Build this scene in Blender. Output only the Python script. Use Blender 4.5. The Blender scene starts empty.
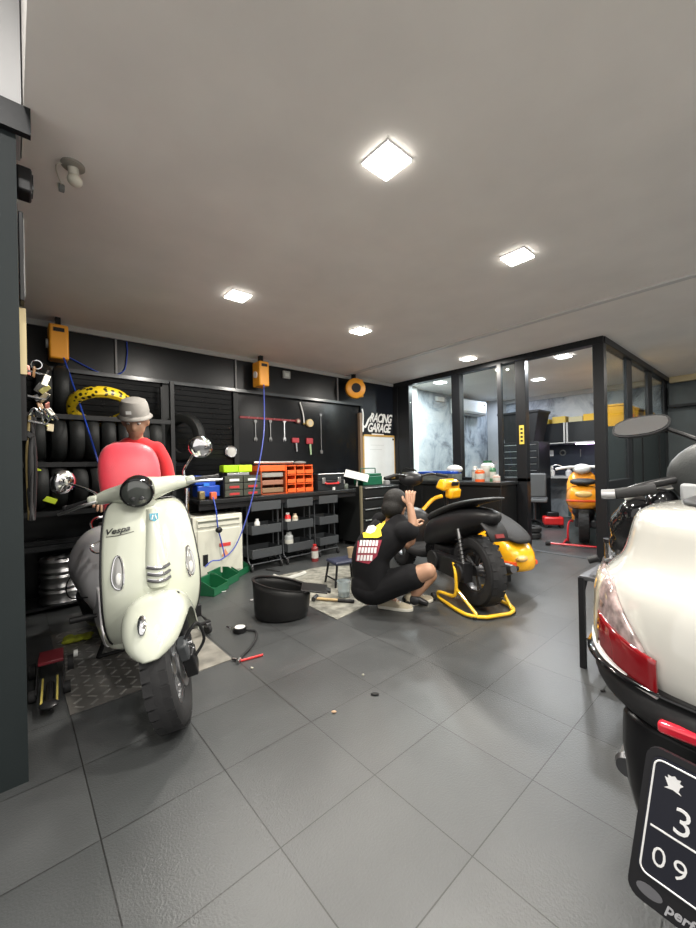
import bpy, bmesh, math, random
from math import sin, cos, pi, radians, sqrt
from mathutils import Vector, Matrix, Euler
random.seed(7)
SC = bpy.context.scene
COL = SC.collection
H = 1.147
FPX = 385.0
YAW, PITCH, ROLL = radians(41.2), radians(.1), radians(-1.25)

# ------------------------------------------------------------------ measuring helpers (photo pixel -> metre position on a known plane)
def ray(x, y):
    d = Vector(((x-348)/FPX, 1.0, (464-y)/FPX))
    c, s = cos(ROLL), sin(ROLL); d = Vector((c*d[0]-s*d[2], d[1], s*d[0]+c*d[2]))
    c, s = cos(PITCH), sin(PITCH); d = Vector((d[0], c*d[1]-s*d[2], s*d[1]+c*d[2]))
    c, s = cos(YAW), sin(YAW); return Vector((d[0]*c+d[1]*s, -(d[0]*s-d[1]*c), d[2]))
def FZ(x, y, z=0.0):
    d = ray(x, y); t = (z-H)/d[2]; return Vector((d[0]*t, d[1]*t, z))
def AX(x, y, X):
    d = ray(x, y); t = X/d[0]; return Vector((X, d[1]*t, H+d[2]*t))
def AY(x, y, Y):
    d = ray(x, y); t = Y/d[1]; return Vector((d[0]*t, Y, H+d[2]*t))
def AD(x, y, D):
    d = ray(x, y); return Vector((d[0]*D, d[1]*D, H+d[2]*D))

# ------------------------------------------------------------------ materials
MATS = {}
def mat(name, col, rough=.5, metal=0.0, spec=None, coat=0.0, noise=0.0, nscale=8.0, bump=0.0, bscale=60.0, emit=None, estr=1.0, alpha=None, trans=0.0, rvar=0.0, sheen=0.0):
    if name in MATS: return MATS[name]
    if spec is None: spec = .28 if max(col) < .04 else .5
    m = bpy.data.materials.new(name); m.use_nodes = True
    nt = m.node_tree; N = nt.nodes; L = nt.links
    b = N['Principled BSDF']
    c = (col[0], col[1], col[2], 1)
    b.inputs['Base Color'].default_value = c
    b.inputs['Roughness'].default_value = rough
    b.inputs['Metallic'].default_value = metal
    b.inputs['Specular IOR Level'].default_value = spec
    b.inputs['Coat Weight'].default_value = coat
    b.inputs['Coat Roughness'].default_value = .04
    if sheen: b.inputs['Sheen Weight'].default_value = sheen
    if trans: b.inputs['Transmission Weight'].default_value = trans
    if alpha is not None: b.inputs['Alpha'].default_value = alpha
    if emit: b.inputs['Emission Color'].default_value = (*emit, 1); b.inputs['Emission Strength'].default_value = estr
    if noise or bump or rvar:
        tc = N.new('ShaderNodeTexCoord')
    if noise or rvar:
        t = N.new('ShaderNodeTexNoise'); t.inputs['Scale'].default_value = nscale; t.inputs['Detail'].default_value = 5
        L.new(tc.outputs['Object'], t.inputs['Vector'])
        if noise:
            r = N.new('ShaderNodeValToRGB'); L.new(t.outputs['Fac'], r.inputs[0])
            r.color_ramp.elements[0].position = .3; r.color_ramp.elements[1].position = .7
            r.color_ramp.elements[0].color = tuple(max(0, v*(1-noise)) for v in col)+(1,)
            r.color_ramp.elements[1].color = tuple(min(1, v*(1+noise)) for v in col)+(1,)
            L.new(r.outputs[0], b.inputs['Base Color'])
        if rvar:
            mr = N.new('ShaderNodeMapRange'); mr.inputs['To Min'].default_value = max(.02, rough-rvar); mr.inputs['To Max'].default_value = min(1, rough+rvar)
            L.new(t.outputs['Fac'], mr.inputs['Value']); L.new(mr.outputs[0], b.inputs['Roughness'])
    if bump:
        t2 = N.new('ShaderNodeTexNoise'); t2.inputs['Scale'].default_value = bscale; t2.inputs['Detail'].default_value = 4
        L.new(tc.outputs['Object'], t2.inputs['Vector'])
        bp = N.new('ShaderNodeBump'); bp.inputs['Strength'].default_value = bump; bp.inputs['Distance'].default_value = .01
        L.new(t2.outputs['Fac'], bp.inputs['Height']); L.new(bp.outputs[0], b.inputs['Normal'])
    MATS[name] = m
    return m

# ------------------------------------------------------------------ mesh builder
def frame(axis, up=None):
    z = Vector(axis).normalized()
    u = Vector(up) if up is not None else (Vector((0, 0, 1)) if abs(z.z) < .95 else Vector((1, 0, 0)))
    x = u.cross(z)
    if x.length < 1e-6: x = Vector((1, 0, 0)).cross(z)
    x.normalize(); y = z.cross(x)
    return Matrix((x, y, z)).transposed()
def rot(rx=0, ry=0, rz=0): return Euler((radians(rx), radians(ry), radians(rz))).to_matrix()
def smooth(pts, n=5, closed=False):
    P = [Vector(p) for p in pts]; out = []
    m = len(P)
    for i in range(m if closed else m-1):
        if closed: a, b, c, d = P[(i-1) % m], P[i], P[(i+1) % m], P[(i+2) % m]
        else: a, b, c, d = P[max(i-1, 0)], P[i], P[i+1], P[min(i+2, m-1)]
        for k in range(n):
            t = k/n
            out.append(.5*((2*b)+(c-a)*t+(2*a-5*b+4*c-d)*t*t+(3*b-a-3*c+d)*t**3))
    if not closed: out.append(P[-1])
    return out
class MB:
    def __init__(s): s.v = []; s.f = []; s.mi = []; s.cur = 0
    def add(s, vs, fs):
        o = len(s.v); s.v += [Vector(v) for v in vs]
        for f in fs: s.f.append([i+o for i in f]); s.mi.append(s.cur)
        return s
    def mat(s, i): s.cur = i; return s
    def box(s, c, size, R=None, taper=None):
        c = Vector(c); hx, hy, hz = size[0]/2, size[1]/2, size[2]/2
        vs = []
        for z in (-1, 1):
            k = (taper if (taper is not None and z > 0) else 1)
            for x, y in ((-1, -1), (1, -1), (1, 1), (-1, 1)):
                p = Vector((x*hx*k, y*hy*k, z*hz)); vs.append(c+(R @ p if R else p))
        return s.add(vs, [(0, 3, 2, 1), (4, 5, 6, 7), (0, 1, 5, 4), (1, 2, 6, 5), (2, 3, 7, 6), (3, 0, 4, 7)])
    def bb(s, a, b):
        a = Vector(a); b = Vector(b); return s.box((a+b)/2, [abs(b[i]-a[i]) for i in range(3)])
    def tube(s, pts, r, n=10, closed=False, caps=True, up=None, flat=1.0):
        P = [Vector(p) for p in pts]; m = len(P)
        rs = r if isinstance(r, (list, tuple)) else [r]*m
        prev = None; rings = []
        for i, p in enumerate(P):
            if closed: t = P[(i+1) % m]-P[i-1]
            else: t = P[min(i+1, m-1)]-P[max(i-1, 0)]
            if t.length < 1e-9: t = Vector((0, 0, 1))
            t.normalize()
            if prev is None:
                M = frame(t, up); x = M.col[0].copy()
            else:
                x = prev-t*prev.dot(t)
                if x.length < 1e-6: x = frame(t).col[0].copy()
                x.normalize()
            y = t.cross(x); prev = x
            rings.append([p+(x*cos(2*pi*k/n)+y*sin(2*pi*k/n)*flat)*rs[i] for k in range(n)])
        return s.rings(rings, closed, caps)
    def rings(s, rings, closed=False, caps=True):
        n = len(rings[0]); m = len(rings); vs = [v for r in rings for v in r]; fs = []
        for i in range(m if closed else m-1):
            for k in range(n):
                a = i*n+k; b = i*n+(k+1) % n; c = ((i+1) % m)*n+(k+1) % n; d = ((i+1) % m)*n+k
                fs.append((a, b, c, d))
        if caps and not closed:
            fs.append(tuple(range(n-1, -1, -1))); fs.append(tuple((m-1)*n+k for k in range(n)))
        return s.add(vs, fs)
    def lathe(s, prof, o=(0, 0, 0), axis=(0, 0, 1), n=24, closed=False, up=None):
        M = frame(axis, up); o = Vector(o)
        rings = [[o+M @ Vector((r*cos(2*pi*k/n), r*sin(2*pi*k/n), z)) for k in range(n)] for r, z in prof]
        return s.rings(rings, closed, caps=not closed)
    def cyl(s, a, b, r, n=16, r2=None): return s.tube([a, b], [r, r2 if r2 is not None else r], n)
    def ell(s, c, rad, R=None, nu=16, nv=10):
        c = Vector(c); rings = []
        for i in range(nv+1):
            th = pi*i/nv; th = min(max(th, .02), pi-.02)
            ring = []
            for k in range(nu):
                p = Vector((rad[0]*sin(th)*cos(2*pi*k/nu), rad[1]*sin(th)*sin(2*pi*k/nu), -rad[2]*cos(th)))
                ring.append(c+(R @ p if R else p))
            rings.append(ring)
        return s.rings(rings)
    def prism(s, poly, o, M, th):
        """poly 2D in the x,y of M, extruded along M's z by th, centred"""
        o = Vector(o); n = len(poly)
        vs = [o+M @ Vector((p[0], p[1], -th/2)) for p in poly]+[o+M @ Vector((p[0], p[1], th/2)) for p in poly]
        fs = [tuple(range(n-1, -1, -1)), tuple(range(n, 2*n))]+[(i, (i+1) % n, n+(i+1) % n, n+i) for i in range(n)]
        return s.add(vs, fs)
    def grid(s, rows, closed=False):
        n = len(rows[0]); m = len(rows); fs = []
        for i in range(m-1):
            for k in range(n if closed else n-1):
                fs.append((i*n+k, i*n+(k+1) % n, (i+1)*n+(k+1) % n, (i+1)*n+k))
        return s.add([v for r in rows for v in r], fs)
    def build(s, name, mats, parent=None, bevel=0, sub=0, solid=0, soff=-1, flat=False, ang=38, loc=None):
        me = bpy.data.meshes.new(name)
        me.from_pydata([tuple(v) for v in s.v], [], s.f)
        if not isinstance(mats, (list, tuple)): mats = [mats]
        for m in mats: me.materials.append(m)
        me.polygons.foreach_set('material_index', s.mi)
        bm = bmesh.new(); bm.from_mesh(me)
        bmesh.ops.recalc_face_normals(bm, faces=bm.faces)
        bm.to_mesh(me); bm.free()
        if not flat:
            me.polygons.foreach_set('use_smooth', [True]*len(me.polygons))
            if not sub: me.set_sharp_from_angle(angle=radians(ang))
        me.update()
        o = bpy.data.objects.new(name, me); COL.objects.link(o)
        if parent: o.parent = parent
        if solid:
            d = o.modifiers.new('solid', 'SOLIDIFY'); d.thickness = solid; d.offset = soff
        if bevel:
            d = o.modifiers.new('bevel', 'BEVEL'); d.width = bevel; d.segments = 2; d.limit_method = 'ANGLE'; d.angle_limit = radians(40)
            d.harden_normals = False
        if sub:
            d = o.modifiers.new('sub', 'SUBSURF'); d.levels = sub; d.render_levels = sub
        if loc is not None: o.location = loc
        return o
def tag(o, label, cat, group=None, kind=None):
    if label: o['label'] = label
    if cat: o['category'] = cat
    if group: o['group'] = group
    if kind: o['kind'] = kind
    return o
def thing(name, label, cat, loc=(0, 0, 0), rz=0, group=None):
    o = bpy.data.objects.new(name, None); o.empty_display_size = .1; COL.objects.link(o)
    o.location = loc; o.rotation_euler = (0, 0, rz)
    return tag(o, label, cat, group)
def struct(o): o['kind'] = 'structure'; return o
KIDS = {}
def kids(o): return [c for c in COL.objects if c.parent == o]
def dup(o, loc=None, rz=None, label=None, parent=None, rotm=None, scale=None):
    c = o.copy(); COL.objects.link(c)
    if parent: c.parent = parent
    for k in kids(o): dup(k, parent=c)
    if loc is not None: c.location = loc
    if rz is not None: c.rotation_euler = (0, 0, rz)
    if rotm is not None: c.rotation_euler = rotm.to_euler()
    if scale is not None: c.scale = scale
    if label: c['label'] = label
    return c
def one(mb, name, m, label, cat, group=None, **k):
    """a thing that is a single mesh, origin moved to its base centre"""
    xs = [v[0] for v in mb.v]; ys = [v[1] for v in mb.v]; zs = [v[2] for v in mb.v]
    b = Vector(((min(xs)+max(xs))/2, (min(ys)+max(ys))/2, min(zs)))
    mb.v = [v-b for v in mb.v]
    o = mb.build(name, m, **k); o.location = b
    return tag(o, label, cat, group)
def text_mb(txt, size, M, o, ext=.001, shear=0.0, bold=0.0, align='LEFT', sx=1.0, space=1.0):
    cu = bpy.data.curves.new('t', 'FONT'); cu.body = txt; cu.size = size; cu.extrude = ext; cu.shear = shear; cu.offset = bold
    cu.align_x = align; cu.space_character = space; cu.resolution_u = 3
    ob = bpy.data.objects.new('t', cu); COL.objects.link(ob)
    dg = bpy.context.evaluated_depsgraph_get(); dg.update()
    me = bpy.data.meshes.new_from_object(ob.evaluated_get(dg))
    mb = MB(); o = Vector(o)
    mb.add([o+M @ Vector((v.co.x*sx, v.co.y, v.co.z)) for v in me.vertices], [tuple(p.vertices) for p in me.polygons])
    bpy.data.objects.remove(ob); bpy.data.curves.remove(cu); bpy.data.meshes.remove(me)
    return mb

# ------------------------------------------------------------------ colours
M_black = mat('black_paint', (.009, .010, .011), .45, noise=.2, bump=.05)
M_blackm = mat('black_metal', (.012, .012, .013), .35, noise=.15)
M_blackp = mat('black_plastic', (.014, .014, .015), .42, bump=.05, bscale=300)
M_matte = mat('matte_black_plastic', (.02, .02, .021), .6, bump=.08, bscale=400)
M_gloss = mat('gloss_black', (.008, .008, .009), .12, coat=.6)
M_rubber = mat('rubber', (.022, .022, .023), .68, noise=.25, bump=.1, bscale=120)
M_chrome = mat('chrome', (.82, .82, .84), .09, 1.0)
M_steel = mat('steel', (.5, .5, .5), .32, 1.0, noise=.1)
M_dsteel = mat('dark_steel', (.13, .13, .135), .38, .9, noise=.2)
M_alu = mat('aluminium', (.62, .62, .63), .28, 1.0)
M_cream = mat('cream_paint', (.56, .585, .49), .16, coat=.8)
M_white = mat('white_paint', (.88, .86, .88), .22, coat=.5)
M_wplas = mat('white_plastic', (.72, .72, .7), .4)
M_red = mat('red_plastic', (.55, .02, .02), .35, noise=.1)
M_yel = mat('yellow_paint', (.82, .43, .01), .3, coat=.3)
M_oran = mat('orange_plastic', (.8, .12, .02), .4)
M_grn = mat('green_plastic', (.01, .11, .045), .4)
M_blue = mat('blue_plastic', (.01, .06, .4), .35)
M_hose = mat('blue_hose', (.015, .05, .35), .35)
M_dgrey = mat('dark_grey_steel', (.055, .06, .065), .45, noise=.1)
M_skin = mat('skin', (.36, .2, .125), .55, noise=.06, nscale=20)
M_hair = mat('hair', (.008, .007, .006), .6, bump=.6, bscale=150)
M_lens = mat('clear_lens', (.9, .9, .9), .08, trans=.7)
M_wood = mat('wood', (.33, .2, .07), .45, noise=.25, nscale=14)

def glass_mat(name='glass', tint=(.93, .97, .96), refl=1.0):
    m = bpy.data.materials.new(name); m.use_nodes = True; nt = m.node_tree; N = nt.nodes; L = nt.links
    N.remove(N['Principled BSDF'])
    t = N.new('ShaderNodeBsdfTransparent'); t.inputs[0].default_value = (*tint, 1)
    g = N.new('ShaderNodeBsdfGlossy'); g.inputs['Roughness'].default_value = .01
    lw = N.new('ShaderNodeLayerWeight'); pw = N.new('ShaderNodeMath'); pw.operation = 'POWER'; pw.inputs[1].default_value = 4.5; L.new(lw.outputs['Facing'], pw.inputs[0])
    fr = N.new('ShaderNodeMath'); fr.operation = 'MULTIPLY_ADD'; fr.inputs[1].default_value = .8; fr.inputs[2].default_value = .03; L.new(pw.outputs[0], fr.inputs[0])
    mx = N.new('ShaderNodeMixShader'); L.new(fr.outputs[0], mx.inputs[0]); L.new(t.outputs[0], mx.inputs[1]); L.new(g.outputs[0], mx.inputs[2])
    L.new(mx.outputs[0], N['Material Output'].inputs['Surface']); return m
M_glass = glass_mat()

def wall_mat(name, c, streak=.3, rough=.5):
    return mat(name, c, rough, noise=streak, nscale=2.2, bump=.04, bscale=25, rvar=.12)
M_wblack = wall_mat('black_wall_paint', (.006, .007, .008), .35, .32)
M_wgreen = wall_mat('dark_grey_green_paint', (.012, .017, .018), .12, .6)
M_ceil = wall_mat('ceiling_paint', (.84, .805, .76), .05, .7)
M_lgrey = wall_mat('light_grey_plaster', (.5, .5, .5), .06, .8)

def floor_mat():
    m = bpy.data.materials.new('slate_floor_tile'); m.use_nodes = True; nt = m.node_tree; N = nt.nodes; L = nt.links
    b = N['Principled BSDF']
    g = N.new('ShaderNodeNewGeometry')
    mp = N.new('ShaderNodeMapping'); mp.inputs['Location'].default_value = (-TX0, -TY0, 0)
    L.new(g.outputs['Position'], mp.inputs['Vector'])
    br = N.new('ShaderNodeTexBrick'); br.offset = 0; br.squash = 1
    for k, v in (('Scale', 1), ('Mortar Size', .0022), ('Mortar Smooth', .15), ('Bias', 0), ('Brick Width', .4), ('Row Height', .4)): br.inputs[k].default_value = v
    br.inputs['Color1'].default_value = (.05, .053, .054, 1); br.inputs['Color2'].default_value = (.062, .065, .066, 1)
    br.inputs['Mortar'].default_value = (.012, .012, .012, 1)
    L.new(mp.outputs[0], br.inputs['Vector'])
    n1 = N.new('ShaderNodeTexNoise'); n1.inputs['Scale'].default_value = 3; n1.inputs['Detail'].default_value = 6; L.new(g.outputs['Position'], n1.inputs['Vector'])
    n2 = N.new('ShaderNodeTexNoise'); n2.inputs['Scale'].default_value = 140; n2.inputs['Detail'].default_value = 3; L.new(g.outputs['Position'], n2.inputs['Vector'])
    r1 = N.new('ShaderNodeMapRange'); r1.inputs['To Min'].default_value = .72; r1.inputs['To Max'].default_value = 1.25; L.new(n1.outputs['Fac'], r1.inputs['Value'])
    mx = N.new('ShaderNodeVectorMath'); mx.operation = 'SCALE'; L.new(br.outputs['Color'], mx.inputs[0]); L.new(r1.outputs[0], mx.inputs['Scale'])
    L.new(mx.outputs[0], b.inputs['Base Color'])
    r2 = N.new('ShaderNodeMapRange'); r2.inputs['To Min'].default_value = .27; r2.inputs['To Max'].default_value = .42; L.new(n1.outputs['Fac'], r2.inputs['Value'])
    L.new(r2.outputs[0], b.inputs['Roughness'])
    sb = N.new('ShaderNodeMath'); sb.operation = 'SUBTRACT'; L.new(n2.outputs['Fac'], sb.inputs[0])
    ml = N.new('ShaderNodeMath'); ml.operation = 'MULTIPLY'; ml.inputs[1].default_value = 1.5; L.new(br.outputs['Fac'], ml.inputs[0]); L.new(ml.outputs[0], sb.inputs[1])
    bp = N.new('ShaderNodeBump'); bp.inputs['Strength'].default_value = .35; bp.inputs['Distance'].default_value = .004
    L.new(sb.outputs[0], bp.inputs['Height']); L.new(bp.outputs[0], b.inputs['Normal'])
    b.inputs['Specular IOR Level'].default_value = .55
    return m
p_a = FZ(281, 849.5); p_b = FZ(375, 775.5); p_c = FZ(472.5, 855.5); p_d = FZ(531, 779)
TX0 = ((p_a.x)+(p_b.x-.4)+(p_c.x-.4)+(p_d.x-.8))/4
TY0 = ((p_a.y)+(p_b.y)+(p_c.y+.4)+(p_d.y+.4))/4
M_floor = floor_mat()

def marble_mat():
    m = bpy.data.materials.new('marbled_wallpaper'); m.use_nodes = True; nt = m.node_tree; N = nt.nodes; L = nt.links
    b = N['Principled BSDF']; g = N.new('ShaderNodeNewGeometry')
    n = N.new('ShaderNodeTexNoise'); n.inputs['Scale'].default_value = 1.6; n.inputs['Detail'].default_value = 9; n.inputs['Distortion'].default_value = 1.6; n.inputs['Roughness'].default_value = .65
    L.new(g.outputs['Position'], n.inputs['Vector'])
    r = N.new('ShaderNodeValToRGB'); e = r.color_ramp.elements
    e[0].position = .33; e[0].color = (.1, .11, .13, 1); e[1].position = .5; e[1].color = (.42, .46, .5, 1)
    k = r.color_ramp.elements.new(.62); k.color = (.55, .58, .6, 1)
    L.new(n.outputs['Fac'], r.inputs[0]); L.new(r.outputs[0], b.inputs['Base Color']); b.inputs['Roughness'].default_value = .5
    return m
M_marble = marble_mat()

# ------------------------------------------------------------------ room shell
CZ = 2.5; BY = 4.45; PX = 4.95; SY = 1.35; RX = 8.4
def slab(name, a, b, m, bevel=0):
    return struct(MB().bb(a, b).build(name, m, bevel=bevel))
slab('floor', (-2.2, -3.2, -.12), (9.6, BY+.15, 0), M_floor)
slab('ceiling', (.055, -3.2, CZ), (9.6, BY+.15, CZ+.12), M_ceil)
slab('trim_1', (-.75, -3.2, CZ-.0), (.055, BY+.15, CZ+.02), M_ceil) if False else None
slab('wall_back', (-.75, BY, 0), (PX+.1, BY+.15, CZ), M_wblack)
slab('wall_back_office', (PX+.1, BY, 0), (9.6, BY+.15, CZ), M_marble)
slab('wall_left', (-.75, 1.87, 0), (-.6, BY, 3.2), M_wblack)
slab('ceiling_entrance', (-.75, 1.0, 3.2), (.055, 2.2, 3.3), M_lgrey)
slab('ceiling_corner', (-.6, 2.16, CZ), (.055, BY+.15, CZ+.12), M_ceil)
slab('trim_2', (.055, -3.2, CZ+.12), (.13, 2.16, 3.2), M_ceil)
# painted column at the left: dark below, plaster above
cm = MB(); cm.mat(0).bb((-.6, 1.87, 0), (.032, 2.16, 2.485)); cm.mat(1).bb((-.6, 1.872, 2.485), (.05, 2.158, 3.2))
struct(cm.build('wall_column', [M_wgreen, M_lgrey]))
slab('trim_3', (-.6, 1.84, 2.4), (.075, 1.87, 2.5), M_black)
# upper black fascia, ledge and panelling on the back wall
slab('trim_4', (-.6, BY-.05, 2.09), (4.14, BY, 2.45), M_wblack)
slab('trim_5', (-.6, BY-.1, 2.055), (4.14, BY, 2.09), mat('ledge_gloss', (.045, .05, .055), .2, noise=.3, nscale=5))
slab('trim_6', (-.6, BY-.07, 2.45), (4.95, BY, CZ), mat('pale_cornice', (.42, .42, .4), .5))
# slatted roller panels between rails
M_slat = mat('slat_black', (.008, .0085, .009), .26, noise=.3, nscale=3)
sl = MB()
for x0, x1 in ((.1, 1.22), (1.3, 2.02)):
    z = 1.0
    while z < 2.03:
        sl.box(((x0+x1)/2, BY-.018, z+.03), (x1-x0, .02, .052), rot(12)); z += .06
struct(sl.build('trim_7', M_slat))
rl = MB()
for x in (.06, 1.26, 2.06): rl.bb((x-.03, BY-.06, .8), (x+.03, BY, 2.06))
struct(rl.build('trim_8', M_black))
# smooth glossy panel to the right of the slats
slab('trim_9', (2.1, BY-.03, .8), (4.12, BY, 2.055), mat('gloss_panel', (.005, .0055, .0065), .2, noise=.35, nscale=1.6, bump=.25, bscale=2.5))
# sign wall section
slab('trim_10', (4.14, BY-.05, 0), (PX-.02, BY, CZ), mat('blue_black_panel', (.008, .010, .015), .3, noise=.2))
slab('trim_11', (4.09, BY-.08, .8), (4.14, BY, 1.95), mat('brown_edge', (.2, .13, .08), .5))
# right hand wall beyond the office with a header
slab('wall_right', (RX+.02, -3.2, 0), (RX+.2, SY, CZ), mat('slate_wall', (.05, .064, .068), .5, noise=.1, nscale=2, bump=.03))
slab('trim_12', (RX-.12, -3.2, 2.02), (RX+.02, SY-.06, 2.34), mat('slate_header', (.035, .045, .047), .5, noise=.1))
slab('trim_13', (RX-.16, -3.2, 1.98), (RX+.02, SY-.06, 2.02), M_black)
slab('trim_14', (RX-.06, -3.2, 2.4), (RX+.02, SY-.06, 2.5), mat('ochre_cornice', (.5, .42, .25), .6))
slab('wall_office_far', (RX, SY, 0), (RX+.2, BY, CZ), M_marble)
slab('wall_office_pier', (RX-.3, BY-.3, 0), (RX, BY, CZ), M_lgrey)
slab('wall_office_edge', (PX+.12, BY-.12, 0), (PX+.52, BY, CZ), mat('white_wall_strip', (.75, .78, .76), .5))
slab('trim_15', (3.79, -3.2, CZ-.018), (3.85, BY-.07, CZ), mat('pale_bead', (.62, .61, .59), .5))
slab('trim_16', (RX-.08, SY+.08, 2.42), (RX, BY, 2.5), M_lgrey)
# ------------------------------------------------------------------ glass partition: frame posts, panes, low wall
M_frame = mat('frame_black', (.01, .011, .013), .4)
fr = MB()
def post(y0, y1, z1=CZ, x0=PX-.05, x1=PX+.05): fr.bb((x0, y0, 0), (x1, y1, z1))
post(4.06, 4.3); post(3.11, 3.25); post(1.31, 1.42); post(2.17, 2.3)
fr.bb((PX-.08, 2.47, 0), (PX-.03, 2.53, CZ-.06))
fr.bb((PX-.06, 1.31, CZ-.075), (PX+.06, 4.4, CZ))
fr.bb((PX-.05, 2.17, .88), (PX+.05, 4.3, .93))
fr.bb((PX-.06, 4.3, 0), (PX+.1, BY, CZ))
struct(fr.build('trim_17', M_frame, bevel=.004))
slab('wall_partition', (PX-.03, 2.3, 0), (PX+.03, 4.06, .88), M_frame)
ps = MB()
for x0, x1 in ((5.9, 6.15), (7.02, 7.3), (8.15, 8.4)): ps.bb((x0, SY-.02, 0), (x1, SY+.02, CZ))
ps.bb((PX-.02, SY-.05, CZ-.075), (RX, SY+.05, CZ)); ps.bb((PX+.05, SY-.04, .82), (5.93, SY+.04, .9))
ps.bb((5.93, SY-.02, 1.56), (RX, SY+.02, 1.61))
struct(ps.build('trim_18', M_frame, bevel=.004))
slab('wall_side_low', (PX+.05, SY-.03, 0), (5.93, SY+.03, .82), mat('low_wall_dark', (.022, .026, .028), .5))
slab('wall_side_panel', (6.1, SY-.03, 0), (8.12, SY+.03, 1.55), M_wgreen)
pg = MB()
for x in (6.55, 7.6): pg.bb((x-.006, SY-.045, .05), (x+.006, SY-.028, 1.5))
struct(pg.build('trim_19', M_black))
def pane(n, a, b): return struct(MB().bb(a, b).build(n, M_glass))
pane('window_1', (PX-.005, 3.25, .93), (PX+.005, 4.06, CZ-.075))
pane('window_2', (PX-.005, 2.3, .93), (PX+.005, 3.11, CZ-.075))
pane('window_3', (5.0, SY-.005, .9), (5.9, SY+.005, CZ-.075))
pane('window_4', (6.15, SY-.005, 1.62), (7.02, SY+.005, CZ-.075))
pane('window_5', (7.3, SY-.005, 1.62), (8.15, SY+.005, CZ-.075))
# raised office floor edge
slab('trim_20', (PX+.02, SY+.05, 0), (PX+.1, 2.17, .006), M_dgrey)

# ------------------------------------------------------------------ lamps
M_diff = mat('lamp_diffuser', (1, 1, 1), .5, emit=(1, .96, .88), estr=16)
M_diffc = mat('lamp_diffuser_cool', (1, 1, 1), .5, emit=(.93, .97, 1), estr=16)
def downlight(x, y, cool, label, power=30):
    t = thing('ceiling_lamp', label, 'ceiling light', (x, y, CZ), 0, None)
    MB().bb((-.08, -.08, -.008), (.08, .08, 0)).build('lamp_frame', M_white, t)
    MB().bb((-.076, -.076, -.016), (.076, .076, -.0081)).build('diffuser', M_diffc if cool else M_diff, t)
    l = bpy.data.lights.new('lamp_or_fill_light', 'AREA'); l.size = .15; l.energy = power; l.color = (.93, .97, 1) if cool else (1, .95, .87)
    lo = bpy.data.objects.new('lamp_or_fill_light', l); COL.objects.link(lo); lo.location = (x, y, CZ-.023)
    return t
LP = 34
downlight(1.28, 1.155, 0, 'square ceiling lamp nearest the viewer, the largest bright square', LP)
downlight(2.535, 1.155, 0, 'square ceiling lamp right of the nearest one, above the black scooter side of the floor', LP)
downlight(1.364, 2.83, 0, 'square ceiling lamp at the left, above the cream scooter side of the bench', LP)
downlight(2.673, 2.82, 0, 'square ceiling lamp above the crouching person, middle of the ceiling', LP)
downlight(4.5, 2.72, 0, 'square ceiling lamp just in front of the glass office wall', LP)
downlight(5.44, 3.82, 1, 'square ceiling lamp inside the office near the white wall strip', LP)
downlight(5.42, 1.9, 1, 'square ceiling lamp inside the office just behind the door opening', LP)
downlight(6.604, 2.71, 1, 'square ceiling lamp in the middle of the office', LP)
# the same lamps go on over the part of the room behind the viewer
for x, y in ((1.28, -.5), (2.535, -.5), (4.5, .2), (1.28, -2.0), (6.6, .2)):
    l = bpy.data.lights.new('lamp_or_fill_light', 'AREA'); l.size = .15; l.energy = LP; l.color = (1, .95, .87)
    lo = bpy.data.objects.new('lamp_or_fill_light', l); COL.objects.link(lo); lo.location = (x, y, CZ-.02)
for x, y, c in ((7.6, 3.9, (.75, .8, 1)),):
    l = bpy.data.lights.new('office_light', 'AREA'); l.size = .3; l.energy = 12; l.color = c
    lo = bpy.data.objects.new('office_light', l); COL.objects.link(lo); lo.location = (x, y, CZ-.02)

l = bpy.data.lights.new('lamp_or_fill_light', 'AREA'); l.size = .15; l.energy = 22; l.color = (1, .95, .87)  # extra overhead light added so the cream scooter's cowl comes out brighter
lo = bpy.data.objects.new('lamp_or_fill_light', l); COL.objects.link(lo); lo.location = (.25, -.1, CZ-.02)
# added fill light, out of view, aimed at brightening the cream scooter's side cowl
l = bpy.data.lights.new('cowl_fill_light', 'AREA'); l.size = .12; l.energy = 16; l.color = (1, .97, .93)
lo = bpy.data.objects.new('cowl_fill_light', l); COL.objects.link(lo); lo.location = (-.06, .9, 2.95)
# daylight through the open shop front behind the viewer
w = bpy.data.worlds.new('World'); SC.world = w; w.use_nodes = True
w.node_tree.nodes['Background'].inputs[0].default_value = (1, .97, .93, 1)
w.node_tree.nodes['Background'].inputs[1].default_value = WORLD = 1.0

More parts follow.
